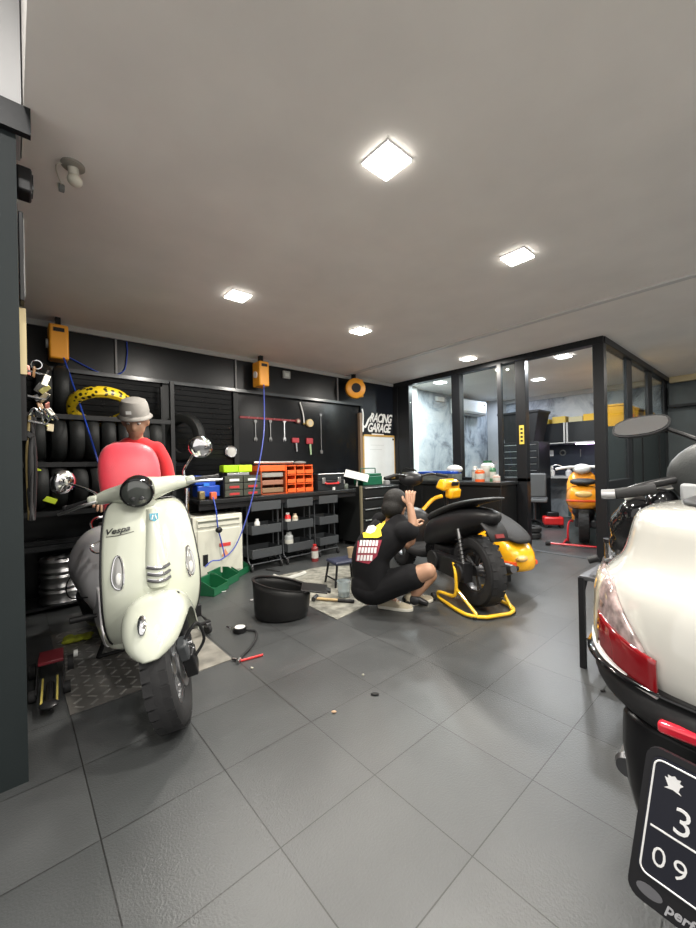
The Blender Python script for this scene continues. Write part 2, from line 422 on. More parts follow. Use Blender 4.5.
cam = bpy.data.cameras.new('camera'); co = bpy.data.objects.new('camera', cam); COL.objects.link(co)
cam.sensor_fit = 'HORIZONTAL'; cam.sensor_width = 36; cam.lens = 36*FPX/696; cam.clip_start = .02
fw = ray(348, 464).normalized(); rt = (ray(349, 464)-ray(348, 464)).normalized(); up = (ray(348, 463)-ray(348, 464)).normalized()
Mc = Matrix((rt, up, -fw)).transposed().to_4x4(); Mc.translation = (0, 0, H); co.matrix_world = Mc
SC.camera = co
SC.view_settings.view_transform = 'Standard'; SC.view_settings.look = 'None'; SC.view_settings.gamma = 1
SC.view_settings.exposure = EXPO = 0.2
def fuse(mb, voxel, it=6):
    me = bpy.data.meshes.new('f'); me.from_pydata([tuple(v) for v in mb.v], [], mb.f)
    bm = bmesh.new(); bm.from_mesh(me); bmesh.ops.recalc_face_normals(bm, faces=bm.faces); bm.to_mesh(me); bm.free()
    ob = bpy.data.objects.new('f', me); COL.objects.link(ob)
    d = ob.modifiers.new('r', 'REMESH'); d.mode = 'VOXEL'; d.voxel_size = voxel
    if it:
        k = ob.modifiers.new('s', 'SMOOTH'); k.iterations = it; k.factor = .5
    dg = bpy.context.evaluated_depsgraph_get(); dg.update()
    m2 = bpy.data.meshes.new_from_object(ob.evaluated_get(dg))
    out = MB(); out.add([v.co.copy() for v in m2.vertices], [tuple(p.vertices) for p in m2.polygons])
    bpy.data.objects.remove(ob); bpy.data.meshes.remove(me); bpy.data.meshes.remove(m2)
    return out
# ================================================================== vehicles
def tyre_mb(mb, c, R, w, axis, rim=.62, n=40):
    ri = R*rim; h = w/2
    prof = [(ri, -h*.62), (ri+.012, -h*.8), (ri+(R-ri)*.45, -h), (R-.022, -h*.9), (R-.006, -h*.6), (R, -h*.22), (R, h*.22), (R-.006, h*.6), (R-.022, h*.9), (ri+(R-ri)*.45, h), (ri+.012, h*.8), (ri, h*.62), (ri+.015, 0)]
    return mb.lathe(prof, c, axis, n, closed=False) if False else mb_closed_lathe(mb, prof, c, axis, n)
def mb_closed_lathe(mb, prof, c, axis, n):
    M = frame(axis); o = Vector(c); m = len(prof)
    vs = [o+M @ Vector((r*cos(2*pi*k/n), r*sin(2*pi*k/n), z)) for k in range(n) for r, z in prof]
    fs = [(k*m+i, k*m+(i+1) % m, ((k+1) % n)*m+(i+1) % m, ((k+1) % n)*m+i) for k in range(n) for i in range(m)]
    return mb.add(vs, fs)
def tread(mb, c, R, w, axis, n=26):
    """raised tread blocks in a chevron"""
    M = frame(axis); o = Vector(c)
    for k in range(n):
        for s in (-1, 1):
            a = 2*pi*(k+(.5 if s > 0 else 0))/n
            Rm = M @ Matrix.Rotation(a, 3, 'Z')
            p = o+M @ Vector((cos(a)*(R-.001), sin(a)*(R-.001), s*w*.24))
            mb.box(p, (.0009, R*2*pi/n*.85, w*.36), Rm @ rot(s*18, 0, 0) if False else Rm)
    return mb
def rim_mb(mb, c, R, w, axis, spokes=5):
    M = frame(axis)
    mb_closed_lathe(mb, [(R, -w*.36), (R*1.0, w*.36), (R*.9, w*.32), (R*.86, 0), (R*.9, -w*.32)], c, axis, 36)
    mb.lathe([(.0, -w*.3), (R*.26, -w*.3), (R*.3, 0), (R*.26, w*.3), (0.001, w*.3)], c, axis, 20)
    for k in range(spokes):
        a = 2*pi*k/spokes
        for d in (-.13, .13):
            p0 = Vector(c)+M @ Vector((cos(a)*R*.22, sin(a)*R*.22, w*.08)); p1 = Vector(c)+M @ Vector((cos(a+d)*R*.9, sin(a+d)*R*.9, w*.12))
            mb.tube([p0, p1], [R*.085, R*.06], 6)
    return mb
def xform(mb, fn): mb.v = [fn(v) for v in mb.v]; return mb
def loft_x(mb, secs, n=20, e=2.4):
    """sections (x, yc, zc, hw, hh) -> superellipse rings along x"""
    rs = []
    for x, yc, zc, hw, hh in secs:
        ring = []
        for k in range(n):
            a = 2*pi*k/n; ca, sa = cos(a), sin(a)
            ring.append(Vector((x, yc+hw*abs(ca)**(2/e)*(1 if ca > 0 else -1), zc+hh*abs(sa)**(2/e)*(1 if sa > 0 else -1))))
        rs.append(ring)
    return mb.rings(rs)
def gridshell(zs, f, nv=13):
    mb = MB(); rows = []
    for z in zs: rows.append([f(z, -1+2*j/(nv-1)) for j in range(nv)])
    return mb.grid(rows)
def lerp(tab, z):
    for (a, va), (b, vb) in zip(tab, tab[1:]):
        if a <= z <= b or (z < a): 
            t = max(0, (z-a)/(b-a)); t2 = t*t*(3-2*t) if False else t
            return va+(vb-va)*t2
    return tab[-1][1]

# ---------------------------------------------------------------- cream scooter at the left
vs = thing('motor_scooter', 'cream classic scooter with its red seat tipped up, facing the viewer at the left', 'scooter', FZ(173, 722), radians(269))
STA = radians(-25)
AXD = Vector((-.45, 0, .893)).normalized(); AXP = Vector((.085, 0, 0))
RS = Matrix.Rotation(STA, 3, AXD)
def S(p): return AXP+RS @ (Vector(p)-AXP)
HW = [(.26, .155), (.30, .185), (.36, .208), (.44, .222), (.54, .228), (.64, .228), (.76, .22), (.86, .208), (.93, .192), (.965, .172), (.985, .14)]
XC = [(.26, -.30), (.34, -.24), (.42, -.205), (.52, -.19), (.64, -.205), (.76, -.245), (.86, -.28), (.93, -.31), (.985, -.35)]
def shield(z, v, off=0):
    w = lerp(HW, z); return Vector((lerp(XC, z)-.085*abs(v)**2.2+off, v*w, z))
zz = [.26, .3, .34, .38, .42, .47, .52, .58, .64, .7, .76, .81, .86, .9, .93, .95, .965, .985]
gridshell(zz, shield, 15).build('leg_shield', M_cream, vs, solid=.018, soff=0, sub=1)
# black rubber edge of the shield
ed = [shield(z, -1) for z in zz]+[shield(z, 1) for z in reversed(zz)]
MB().tube(ed, .007, 8).build('edge_trim', M_blackp, vs)
# inner leg shield with glove box
MB().box((-.42, 0, .66), (.1, .34, .5), rot(0, -8, 0)).build('glove_box', M_cream, vs, bevel=.03)
# steering column cover (spine) with three vents and the badge
sp = MB(); rows = []
for z in (.57, .6, .64, .7, .76, .82, .88, .92, .945):
    w = .055 if z < .68 else .055-.03*(z-.68)/.26
    if z < .6: w = .045
    x0 = lerp(XC, z)
    rows.append([Vector((x0+.0, -w, z)), Vector((x0+.022, -w*.8, z)), Vector((x0+.034, -w*.35, z)), Vector((x0+.036, 0, z)), Vector((x0+.034, w*.35, z)), Vector((x0+.022, w*.8, z)), Vector((x0, w, z))])
sp.grid(rows).build('horn_cover', M_cream, vs, solid=.006, soff=0, sub=1)
for k, z in enumerate((.605, .635, .665)):
    mb = MB(); x0 = lerp(XC, z)+.03
    pts = [Vector((x0-.012, -.05, z+.006)), Vector((x0+.006, -.025, z)), Vector((x0+.01, 0, z-.003)), Vector((x0+.006, .025, z)), Vector((x0-.012, .05, z+.006))]
    mb.tube(smooth(pts, 4), .008, 8, up=(0, 0, 1)).build('vent', M_dsteel, vs)
    mb2 = MB(); mb2.tube([p+Vector((.004, 0, .008)) for p in smooth(pts, 4)], .003, 6); mb2.build('vent_trim', M_chrome, vs)
MBF = frame((1, 0, .25), (0, 0, 1))
bd = MB().prism([(-.02, .018), (.02, .018), (.02, -.012), (0, -.024), (-.02, -.012)], (lerp(XC, .9)+.038, 0, .905), MBF, .006)
bd = bd.build('front_badge', [mat('badge_blue', (.03, .25, .35), .25), M_chrome], vs)
mb = MB()
for dx in (-1, 1): mb.box((lerp(XC, .9)+.043, dx*.008, .905), (.003, .005, .022), rot(dx*14, -10, 0))
mb.build('badge_mark', M_wplas, bd)
# name script on the bike's right half of the shield
tm = text_mb('Vespa', .036, Matrix(((0, 0, 1), (1, 0, 0), (0, 1, 0))), (0, 0, 0), ext=.0015, shear=.35, sx=1.15, bold=.0006)
xform(tm, lambda p: Vector((p.x+lerp(XC, p.z+.83)-.085*(abs(p.y*1.0-.205)/lerp(HW, .83))**2.2+.0135, p.y*1.0-.205, p.z+.83+p.y*.2)))
tm.build('name_script', M_dsteel, vs)
MB().tube(smooth([shield(.822, -.93, .013), shield(.828, -.7, .013), shield(.842, -.42, .013)], 5), .0016, 6).build('script_underline', M_dsteel, vs)
# indicators
for s in (-1, 1):
    def ind(sc, off):
        return [shield(.66+dz*sc*.85, s*(.74+dy*sc*.85+dz*.5), off) for dz, dy in ((-.085, -.03), (-.083, .09), (-.04, .13), (.02, .08), (.07, .0), (.085, -.07), (.07, -.12), (.02, -.13), (-.04, -.1))]
    P = ind(1.0, .012); c = sum(P, Vector())/len(P)
    mb = MB(); mb.add(P+[c+Vector((.018, 0, 0))], [(i, (i+1) % 9, 9) for i in range(9)])
    il = mb.build('indicator', mat('indicator_lens', (.3, .3, .29), .06, spec=.9, coat=1), vs)
    MB().tube(smooth(P, 4, True), .0055, 8, closed=True).build('indicator_ring', M_chrome, il)
    MB().ell(c+Vector((.016, 0, -.03)), (.006, .014, .03)).build('bulb', M_wplas, il)
# ---- steered parts
fd = MB(); rows = []
for i in range(15):
    t = i/14; a = radians(182-t*156)
    Rr = .285+.02*sin(pi*t); w = lerp([(0, .13), (.4, .14), (.65, .135), (.82, .115), (.93, .085), (.98, .05), (1, .02)], t)
    cx, cz = -.02+Rr*cos(a)*1.02, .285+Rr*sin(a)*1.0
    if a < 0: pass
    nx, nz = cos(a), sin(a)
    row = []
    for j in range(11):
        b = radians(-88+176*j/10); yy = w*(abs(sin(b))**.8)*(1 if b > 0 else -1); dp = (1-abs(cos(b))**.75)*.13*(w/.14); row.append(Vector((cx-nx*dp, yy, cz-nz*dp)))
    rows.append(row)
fd.grid(rows); xform(fd, S); fe = fd.build('front_fender', M_cream, vs, solid=.008, soff=0, sub=1)
for s in (1,):
    mb = MB().ell((.165, -.015, .535), (.045, .018, .012), rot(0, 42, 0)); xform(mb, S); mb.build('fender_trim', M_chrome, fe)
wc = (0, 0, .255)
fw_ = thing('front_wheel', None, None); fw_.parent = vs
mb = MB(); tyre_mb(mb, wc, .255, .115, (0, 1, 0)); tread(mb, wc, .254, .115, (0, 1, 0), 30); xform(mb, S); mb.build('tyre', M_rubber, fw_)
mb = rim_mb(MB(), wc, .16, .09, (0, 1, 0)); xform(mb, S); mb.build('rim', M_alu, fw_)
mb = MB(); mb_closed_lathe(mb, [(.1, .062), (.1, .067), (.05, .067), (.05, .062)], wc, (0, 1, 0), 32); xform(mb, S); mb.build('brake_disc', M_steel, fw_)
mb = MB(); mb.tube(smooth([(-.05, .085, .56), (-.06, .09, .45), (-.05, .085, .36), (-.02, .08, .3), (0, .08, .255)], 4), [.026]*9+[.03]*8, 10, up=(0, 1, 0))
mb.box((-.01, .095, .25), (.09, .05, .12), rot(0, 15, 0)); mb.cyl((-.1, .085, .47), (-.085, .085, .28), .024)
xform(mb, S); mb.build('front_suspension', M_blackm, vs, bevel=.006)
mb = MB(); mb.box((.035, .085, .33), (.07, .045, .09), rot(0, 20, 0)); xform(mb, S); cal = mb.build('brake_caliper', M_dgrey, vs, bevel=.01)
mb = MB(); mb.cyl((.03, .1, .35), (.03, .125, .35), .011); mb.cyl((-.01, .1, .3), (-.01, .125, .3), .014); xform(mb, S); mb.build('bolt', M_chrome, cal)
mb = MB(); mb.tube(smooth([(.04, .1, .37), (.02, .16, .42), (-.02, .17, .32), (-.01, .12, .26)], 6), .007, 8); xform(mb, S); mb.build('brake_hose', M_blackp, vs)
# headset
hs = MB(); rr = []
for y, xc, zc, rx, rz_ in ((-.245, -.42, 1.035, .022, .024), (-.2, -.405, 1.04, .034, .034), (-.14, -.39, 1.045, .048, .043), (-.09, -.36, 1.04, .07, .052), (-.04, -.335, 1.042, .088, .068), (0, -.33, 1.042, .092, .072), (.04, -.335, 1.042, .088, .068), (.09, -.36, 1.04, .07, .052), (.14, -.39, 1.045, .048, .043), (.2, -.405, 1.04, .034, .034), (.245, -.42, 1.035, .022, .024)):
    rr.append([Vector((xc+rx*cos(2*pi*k/16), y, zc+rz_*sin(2*pi*k/16))) for k in range(16)])
hs.rings(rr); hs.tube([(-.37, 0, 1.0), (-.33, 0, .93)], [.07, .055], 16)
xform(hs, S); hso = hs.build('headset', M_cream, vs, sub=1)
HAX = Vector((1, 0, -.22)).normalized(); hc = Vector((-.245, 0, 1.04))
mb = MB().lathe([(.076, -.05), (.0775, .0), (.074, .014), (.068, .018), (.066, .01), (.0, .01)], hc, HAX, 32); xform(mb, S); hb = mb.build('headlight', M_gloss, vs)
mb = MB().lathe([(.066, .011), (.05, .02), (.03, .024), (.001, .026)], hc, HAX, 32); xform(mb, S); mb.build('headlight_lens', mat('headlight_glass', (.05, .055, .05), .06, coat=1, spec=.8), hb)
for dy, dz in ((-.02, -.02), (.018, -.028)):
    mb = MB(); mb.lathe([(.012, .016), (.008, .028), (.001, .03)], hc+Vector((0, dy, dz)), HAX, 12)
    xform(mb, S); mb.build('lamp_reflector', M_dsteel, hb)
for s in (-1, 1):
    mb = MB().tube([(-.42, s*.24, 1.035), (-.445, s*.37, 1.02)], .017, 12); mb.lathe([(.021, 0), (.021, .012), (.001, .014)], (-.445, s*.37, 1.02), (-.19, s*.97, -.1), 12)
    xform(mb, S); gr = mb.build('grip', M_blackp, vs)
    mb = MB().tube(smooth([(-.385, s*.22, 1.03), (-.375, s*.28, 1.025), (-.395, s*.36, 1.01), (-.4, s*.4, 1.005)], 4), .0075, 8, up=(0, 0, 1)); xform(mb, S); mb.build('brake_lever', M_steel, vs)
    mb = MB().box((-.405, s*.235, 1.04), (.05, .05, .045)); xform(mb, S); mb.build('lever_clamp', M_cream, vs, bevel=.012)
    pts = [(-.405, s*.21, 1.06), (-.41, s*.215, 1.095), (-.41, s*.25, 1.14), (-.41, s*.29, 1.185)] if s > 0 else [(-.405, s*.21, 1.055), (-.41, s*.225, 1.075), (-.42, s*.27, 1.11), (-.43, s*.32, 1.14)]
    mb = MB().tube(smooth(pts, 5), .0065, 8); xform(mb, S); ms = mb.build('mirror_stem', M_chrome, vs)
    c = Vector(pts[-1])+Vector((0, s*.035, .02)); ax = Vector((-.93, s*.05, .3)) if s > 0 else Vector((-.6, -.7, .35))
    ax.normalize()
    mb = MB().lathe([(.001, -.032), (.038, -.028), (.058, -.014), (.063, 0), (.061, .006)], c, ax, 28); xform(mb, S); mc = mb.build('mirror', M_chrome, vs)
    mb = MB().lathe([(.058, .004), (.057, .007), (.001, .007)], c, ax, 28); xform(mb, S); mb.build('mirror_glass', mat('mirror_glass', (.75, .77, .8), .03, 1.0), mc)
# ---- floor, body, cowls
mb = MB(); loft_x(mb, [(-.28, 0, .3, .13, .035), (-.36, 0, .27, .19, .03), (-.5, 0, .265, .2, .03), (-.68, 0, .27, .19, .04), (-.74, 0, .29, .16, .05)], 20, 4)
mb.build('floorboard', M_cream, vs, sub=1)
mb = MB().bb((-.68, -.12, .297), (-.36, .12, .305)); mb.build('floor_mat', M_matte, vs, bevel=.003)
mb = MB(); loft_x(mb, [(-.66, 0, .46, .12, .17), (-.72, 0, .5, .15, .22), (-.85, 0, .53, .155, .24), (-1.1, 0, .57, .16, .21), (-1.35, 0, .62, .14, .15), (-1.5, 0, .64, .09, .09), (-1.56, 0, .64, .03, .04)], 20, 2.8)
mb.build('rear_body', M_white, vs, sub=1)
for s in (-1, 1):
    mb = MB(); loft_x(mb, [(-.7, s*.14, .5, .03, .2), (-.74, s*.165, .52, .06, .24), (-.88, s*.18, .53, .095, .265), (-1.1, s*.18, .55, .11, .25), (-1.28, s*.19, .57, .12, .19), (-1.44, s*.14, .61, .065, .11), (-1.5, s*.1, .63, .02, .04)], 20, 3.0)
    xform(mb, lambda p: Vector((p.x, p.y-s*(.1*max(0, (p.z-.58)/.2)+.05*max(0, (.5-p.z)/.2)), p.z)))
    cw = mb.build('side_cowl', M_white, vs, sub=1)
    MB().tube(smooth([(-.76, s*.235, .43), (-.95, s*.303, .4), (-1.2, s*.295, .43), (-1.38, s*.2, .5)], 5), .004, 6).build('panel_line', M_blackp, cw)
for s in (-1, 1): MB().prism([(-.4, .26), (-.5, .235), (-.8, .26), (-1.0, .34), (-.75, .5), (-.66, .45), (-.6, .3)], (0, s*.185, 0), Matrix(((1, 0, 0), (0, 0, -1), (0, 1, 0))), .02).build('side_skirt', M_white, vs, bevel=.006)
mb = MB(); mb.tube([(-.72, -.14, .33), (-.74, -.235, .325)], .012, 8); mb.tube([(-.74, -.22, .325), (-.74, -.32, .325)], .017, 10); mb.build('footrest', M_blackp, vs)
mb = MB(); mb.tube([(-.72, .14, .33), (-.74, .235, .325)], .012, 8); mb.tube([(-.74, .22, .325), (-.74, .32, .325)], .017, 10); mb.build('footrest', M_blackp, vs)
# open well under the seat, seat tipped up on its front hinge
mb = MB(); mb.bb((-1.3, -.11, .745), (-.78, .11, .785)); mb.build('seat_well_rim', M_blackp, vs, bevel=.01)
M_seat = mat('red_upholstery', (.62, .035, .06), .42, noise=.08, bump=.1, bscale=200, sheen=.3)
st = MB(); rows = []
for z, w, xo, th in ((.0, .085, 0, .03), (.05, .115, .01, .05), (.15, .135, .02, .06), (.3, .155, .03, .065), (.42, .172, .03, .06), (.53, .172, .015, .055), (.6, .155, .0, .045), (.645, .12, -.01, .03), (.665, .06, -.018, .012)):
    ring = []
    for k in range(20):
        a = 2*pi*k/20; ca, sa = cos(a), sin(a)
        ring.append(Vector((xo+th*abs(ca)**.8*(1 if ca > 0 else -.35), w*1.0*abs(sa)**.75*(1 if sa > 0 else -1), z)))
    rows.append(ring)
st.rings(rows); xform(st, lambda p: Vector((-.775, 0, .655))+rot(0, -5, 0) @ p)
so = st.build('seat', M_seat, vs, sub=1)
mb = MB().box((-.85, 0, .96), (.018, .27, .56), rot(0, -5, 0)); mb.build('seat_base', M_blackp, so, bevel=.008)
mb = MB().tube(smooth([(-1.42, -.12, .7), (-1.5, -.13, .76), (-1.58, -.07, .79), (-1.58, .07, .79), (-1.5, .13, .76), (-1.42, .12, .7)], 5), .011, 8); mb.build('grab_rail', M_chrome, vs)
mb = MB().tube(smooth([(-.64, -.14, .7), (-.66, -.2, .69), (-.7, -.22, .72), (-.72, -.16, .75)], 5), .005, 8); mb.build('helmet_loop', M_chrome, vs)
rw = thing('rear_wheel', None, None); rw.parent = vs
mb = MB(); tyre_mb(mb, (-1.33, 0, .262), .25, .12, (0, 1, 0)); tread(mb, (-1.33, 0, .262), .249, .12, (0, 1, 0), 30); mb.build('tyre', M_rubber, rw)
rim_mb(MB(), (-1.33, 0, .262), .155, .09, (0, 1, 0)).build('rim', M_alu, rw)
mb = MB(); mb.tube([(-1.33, -.09, .262), (-1.3, -.12, .26), (-.95, -.1, .25)], .03, 8); mb.box((-1.05, .09, .29), (.5, .09, .14)); mb.box((-1.1, 0, .32), (.2, .16, .12)); mb.build('engine', M_dgrey, vs, bevel=.02)
mb = MB().tube(smooth([(-.95, -.14, .2), (-1.15, -.16, .2), (-1.5, -.17, .24), (-1.56, -.17, .25)], 4), [.02, .02, .03, .05, .055, .055, .055, .055, .055, .055, .05, .04, .03][:13], 12); mb.build('exhaust', M_dsteel, vs)
mb = MB()
for s in (-1, 1): mb.tube([(-.86, s*.08, .3), (-.92, s*.17, .012)], .013, 8)
mb.tube([(-.92, -.17, .013), (-.92, .17, .013)], .012, 8); mb.build('centre_stand', M_blackm, vs)
mb = MB().ell((-1.565, 0, .66), (.02, .07, .05)); mb.build('tail_light', M_red, vs)

# ---------------------------------------------------------------- big white scooter at the right edge (rear view)
bs = thing('touring_scooter', 'big off-white scooter with black bumper and number plate, seen from behind at right', 'scooter', (1.3, .0, 0), 0)
def B(x, y, z): return Vector((x-1.3, y, z))
M_bw = mat('off_white_gloss', (.62, .61, .56), .14, coat=1)
# tail shell: horizontal sections, rounded towards the rear
def hring(z, xr, hw, xf, n=26, e=2.6, hf=None):
    """closed plan section: rear x = xr, front x = xf, half width hw"""
    ring = []
    for k in range(n):
        a = 2*pi*k/n; ca, sa = cos(a), sin(a)
        xm = (xr+xf)/2; ring.append(B(xm-(xf-xr)/2*abs(ca)**(2/e)*(1 if ca > 0 else -1), hw*abs(sa)**(2/e)*(1 if sa > 0 else -1), z))
    return ring
mb = MB().rings([hring(.60, 1.0, .36, 1.9), hring(.66, .98, .375, 1.9), hring(.72, .98, .378, 1.88), hring(.80, .99, .375, 1.86), hring(.845, 1.01, .365, 1.85), hring(.868, 1.03, .335, 1.8), hring(.89, 1.05, .318, 1.78), hring(.94, 1.07, .305, 1.76), hring(.99, 1.08, .292, 1.7), hring(1.015, 1.1, .275, 1.68), hring(1.026, 1.18, .2, 1.6)])
mb.build('tail_body', M_bw, bs, sub=1)
# dark seam round the lid and rack strip on the top
MB().rings([hring(1.015, 1.2, .2, 1.7), hring(1.03, 1.2, .2, 1.7), hring(1.038, 1.22, .18, 1.7)]).build('rack_pad', M_matte, bs, sub=1)
# bumper
mb = MB().rings([hring(.55, 1.08, .3, 1.8), hring(.562, 1.0, .34, 1.84), hring(.58, .965, .368, 1.88), hring(.60, .95, .385, 1.9), hring(.645, .96, .388, 1.9), hring(.655, .98, .37, 1.9)])
mb.build('rear_bumper', M_matte, bs, sub=1)
MB().rings([hring(.648, .972, .378, 1.6), hring(.656, .966, .382, 1.6), hring(.664, .972, .378, 1.6)]).build('bumper_lip', M_gloss, bs, sub=1)
# wrap-round tail lamp: strips on the rear left and right corners
M_tl = mat('tail_lens_clear', (.34, .26, .25), .08, coat=1, noise=.7, nscale=34)
M_tr = mat('tail_lens_red', (.24, .006, .01), .1, coat=1)
M_ta = mat('tail_lens_smoke', (.5, .44, .32), .1, coat=1, noise=.3, nscale=30)
def plan(z, a, off):
    xr = lerp([(.6, 1.0), (.66, .98), (.72, .98), (.8, .99), (.845, 1.01), (.868, 1.03), (.9, 1.05)], z); hw = lerp([(.6, .36), (.66, .375), (.72, .378), (.8, .375), (.845, .365), (.868, .335), (.9, .318)], z)
    e = 2.6; ca, sa = cos(a), sin(a); xm = (xr+1.9)/2
    p = B(xm-(1.9-xr)/2*abs(ca)**(2/e), hw*abs(sa)**(2/e), z)
    n = Vector((-ca*.6, sa*1.0, 0)).normalized(); return p+n*off
for s in (1, -1):
    def lampgrid(a0, a1, zb, zt, off):
        rows = []
        for i in range(9):
            v = i/8; row = []
            for j in range(13):
                u = j/12; a = a0+(a1-a0)*u
                z = zb(u)+(zt(u)-zb(u))*v; p = plan(z, a, off); row.append(Vector((p.x, p.y*s, p.z)))
            rows.append(row)
        return MB().grid(rows)
    zt = lambda u: .70+.15*min(1, u*2.1)**.8 ; zb = lambda u: .655+.02*u
    tl = lampgrid(.42, 1.32, lambda u: zb(u)+.002, zt, .008).build('tail_lamp', M_tl, bs, solid=.01, soff=-1)
    lampgrid(.40, .93, lambda u: zb(u)-.004, lambda u: zb(u)+.07+.015*u, .0115).build('red_lens', M_tr, tl, solid=.008, soff=-1)
    lampgrid(.97, 1.34, lambda u: .668, lambda u: .845-.01*u, .0115).build('side_lens', M_ta, tl, solid=.008, soff=-1)
    pr_ = [plan(zb(i/12)-.004, .4+.92*i/12, .01) for i in range(13)]
    MB().tube([Vector((p.x, p.y*s, p.z)) for p in pr_], .006, 8).build('lamp_rim', M_wplas, tl)
# rear mudguard / plate hanger
mb = MB().rings([hring(.575, 1.0, .262, 1.16), hring(.5, .99, .262, 1.14), hring(.42, .985, .25, 1.12), hring(.34, .98, .225, 1.1)]); mb.build('mudguard', mat('undertail_black', (.01, .01, .011), .3), bs, bevel=.01)
mb = MB().box(B(.972, AX(684, 735, .97).y-.055, AX(684, 735, .97).z), (.022, .19, .022)); mb.build('reflector', mat('reflector_red', (.6, .02, .04), .12, coat=1, emit=(.6, .03, .04), estr=.12), bs, bevel=.006)
# number plate, tipped back
PT = Vector(AX(655, 745, .87)); PB = Vector(AX(627, 887, .80))
PT = B(PT.x, PT.y, PT.z); PB = B(PB.x, PB.y, PB.z)
upv = (PT-PB); hgt = upv.length; upv.normalize()
lat = Vector((0, -1, 0)); lat = (lat-upv*upv.dot(lat)*.7).normalized(); nrm = lat.cross(upv).normalized(); upv = nrm.cross(lat)      # nrm points to the rear
MP = Matrix((lat, upv, nrm)).transposed()
hgt = (PT-PB).dot(upv); Wd = .31
y0 = max(PT.y, PB.y)-.004
P0 = Vector((PB.x, PB.y, PB.z))      # lower left corner of the frame
def PP(u, v, w=0): return P0+MP @ Vector((u, v, w))
def rrect(w, h, r, n=5):
    out = []
    for cx, cy, a0 in ((w-r, h-r, 0), (r, h-r, 90), (r, r, 180), (w-r, r, 270)):
        for k in range(n+1): a = radians(a0+90*k/n); out.append((cx+r*cos(a), cy+r*sin(a)))
    return out
npf = MB().prism(rrect(Wd, hgt, .02), PP(0, 0, 0), MP, .012).build('plate_frame', mat('frame_black_satin', (.008, .008, .01), .4, spec=.3), bs)
fb = hgt*.17
npl = MB().prism(rrect(Wd-.02, hgt-fb-.012, .014), PP(.01, fb, .008), MP, .004).build('number_plate', mat('plate_black', (.007, .008, .016), .35, spec=.3), bs)
M_pw = mat('plate_white', (.75, .75, .75), .4)
ln = rrect(Wd-.028, hgt-fb-.02, .012); pts = [PP(.014+u, fb+.004+v, .0115) for u, v in ln]
MB().tube(pts, .0014, 6, closed=True).build('plate_border', M_pw, npl)
ph = hgt-fb-.012
MB().prism([(0, -.0012), (Wd-.04, -.0012), (Wd-.04, .0012), (0, .0012)], PP(.02, fb+ph*.42, .0115), MP, .002).build('plate_rule', M_pw, npl)
tx = text_mb('3', .058, MP, PP(.045, fb+ph*.47, .0105), ext=.0012, bold=-.0004)
tx.build('plate_number', M_pw, npl)
text_mb('09', .042, MP, PP(.026, fb+ph*.13, .0105), ext=.0012, bold=-.0004, space=1.3).build('plate_date', M_pw, npl)
text_mb('performance', .021, MP, PP(.052, .01, .0065), ext=.0006, bold=.0005, shear=.2).build('frame_lettering', mat('plate_grey', (.4, .4, .42), .4), npf)
el = MB().prism([(.018*cos(k*pi/8), .009*sin(k*pi/8)) for k in range(16)], PP(.03, .02, .0065), MP, .001); el.build('frame_emblem', mat('emblem_grey', (.12, .12, .13), .4), npf)
em = [(x*.62, y*.6) for x, y in [(-.016, .0), (-.02, .008), (-.012, .008), (-.014, .016), (-.006, .016), (0, .02), (.006, .015), (.014, .017), (.012, .008), (.02, .006), (.014, -.002), (.012, -.014), (.018, -.02), (0, -.016), (-.018, -.02), (-.01, -.012)]]
MB().prism(em, PP(.042, fb+ph*.84, .0105), MP, .002).build('plate_crest', M_pw, npl)
MB().prism([(0, 0), (.012, 0), (.012, .04), (0, .04)], PP(.1, fb+ph*.1, .0105), MP, .002).build('plate_sticker', M_pw, npl)
# rear wheel, silencer
bw = thing('rear_wheel', None, None); bw.parent = bs
mb = MB(); tyre_mb(mb, B(1.35, -.0, .27), .27, .15, (0, 1, 0)); tread(mb, B(1.35, 0, .27), .269, .15, (0, 1, 0), 28); mb.build('tyre', M_rubber, bw)
rim_mb(MB(), B(1.35, 0, .27), .17, .12, (0, 1, 0)).build('rim', M_alu, bw)
sx = AX(628, 765, 1.22); 
mb = MB().tube([B(1.22, sx.y-.0, sx.z), B(1.3, sx.y, sx.z-.005), B(1.55, .2, .33), B(1.75, .16, .32)], [.026, .032, .034, .03], 18); ex = mb.build('silencer', M_alu, bs)
mb = MB().tube([B(1.205, sx.y, sx.z), B(1.222, sx.y, sx.z)], [.024, .03], 18); mb.build('silencer_tip', M_dsteel, ex)
mb = MB().lathe([(.012, 0), (.012, .012), (.001, .014)], B(1.22, sx.y-.025, sx.z+.01), (-1, 0, 0), 10); mb.build('bolt', mat('copper', (.45, .16, .05), .3, 1.0), ex)
# seat, backrest, bars, front
mb = MB(); loft_x(mb, [(.1+.15, 0, .98, .14, .04), (.35, 0, .95, .17, .06), (.5, 0, .9, .18, .07), (.65, 0, .86, .16, .06), (.8, 0, .85, .1, .05)], 18, 2.6)
mb.build('saddle', M_matte, bs, sub=1)
dm = AX(695, 470, 1.72)
mb = MB(); 
mb.ell(B(1.75, .03, 1.085), (.09, .255, .15), None, 30, 18)
mb.build('backrest', mat('charcoal_vinyl', (.035, .038, .038), .45, bump=.1, bscale=150), bs)
mb = MB().bb(B(1.68, .0, 1.0), B(1.71, .24, 1.06)); mb.build('backrest_bracket', mat('grey_bracket', (.3, .31, .32), .35), bs, bevel=.01)
hl = AX(612, 494, 1.62)
mb = MB().tube(smooth([B(1.62, hl.y-.02, hl.z), B(1.68, .3, 1.06), B(1.8, .15, 1.09), B(1.85, 0, 1.09), B(1.8, -.15, 1.09), B(1.68, -.3, 1.06), B(1.62, -hl.y, hl.z)], 5), .014, 10); mb.build('handlebar', M_blackm, bs)
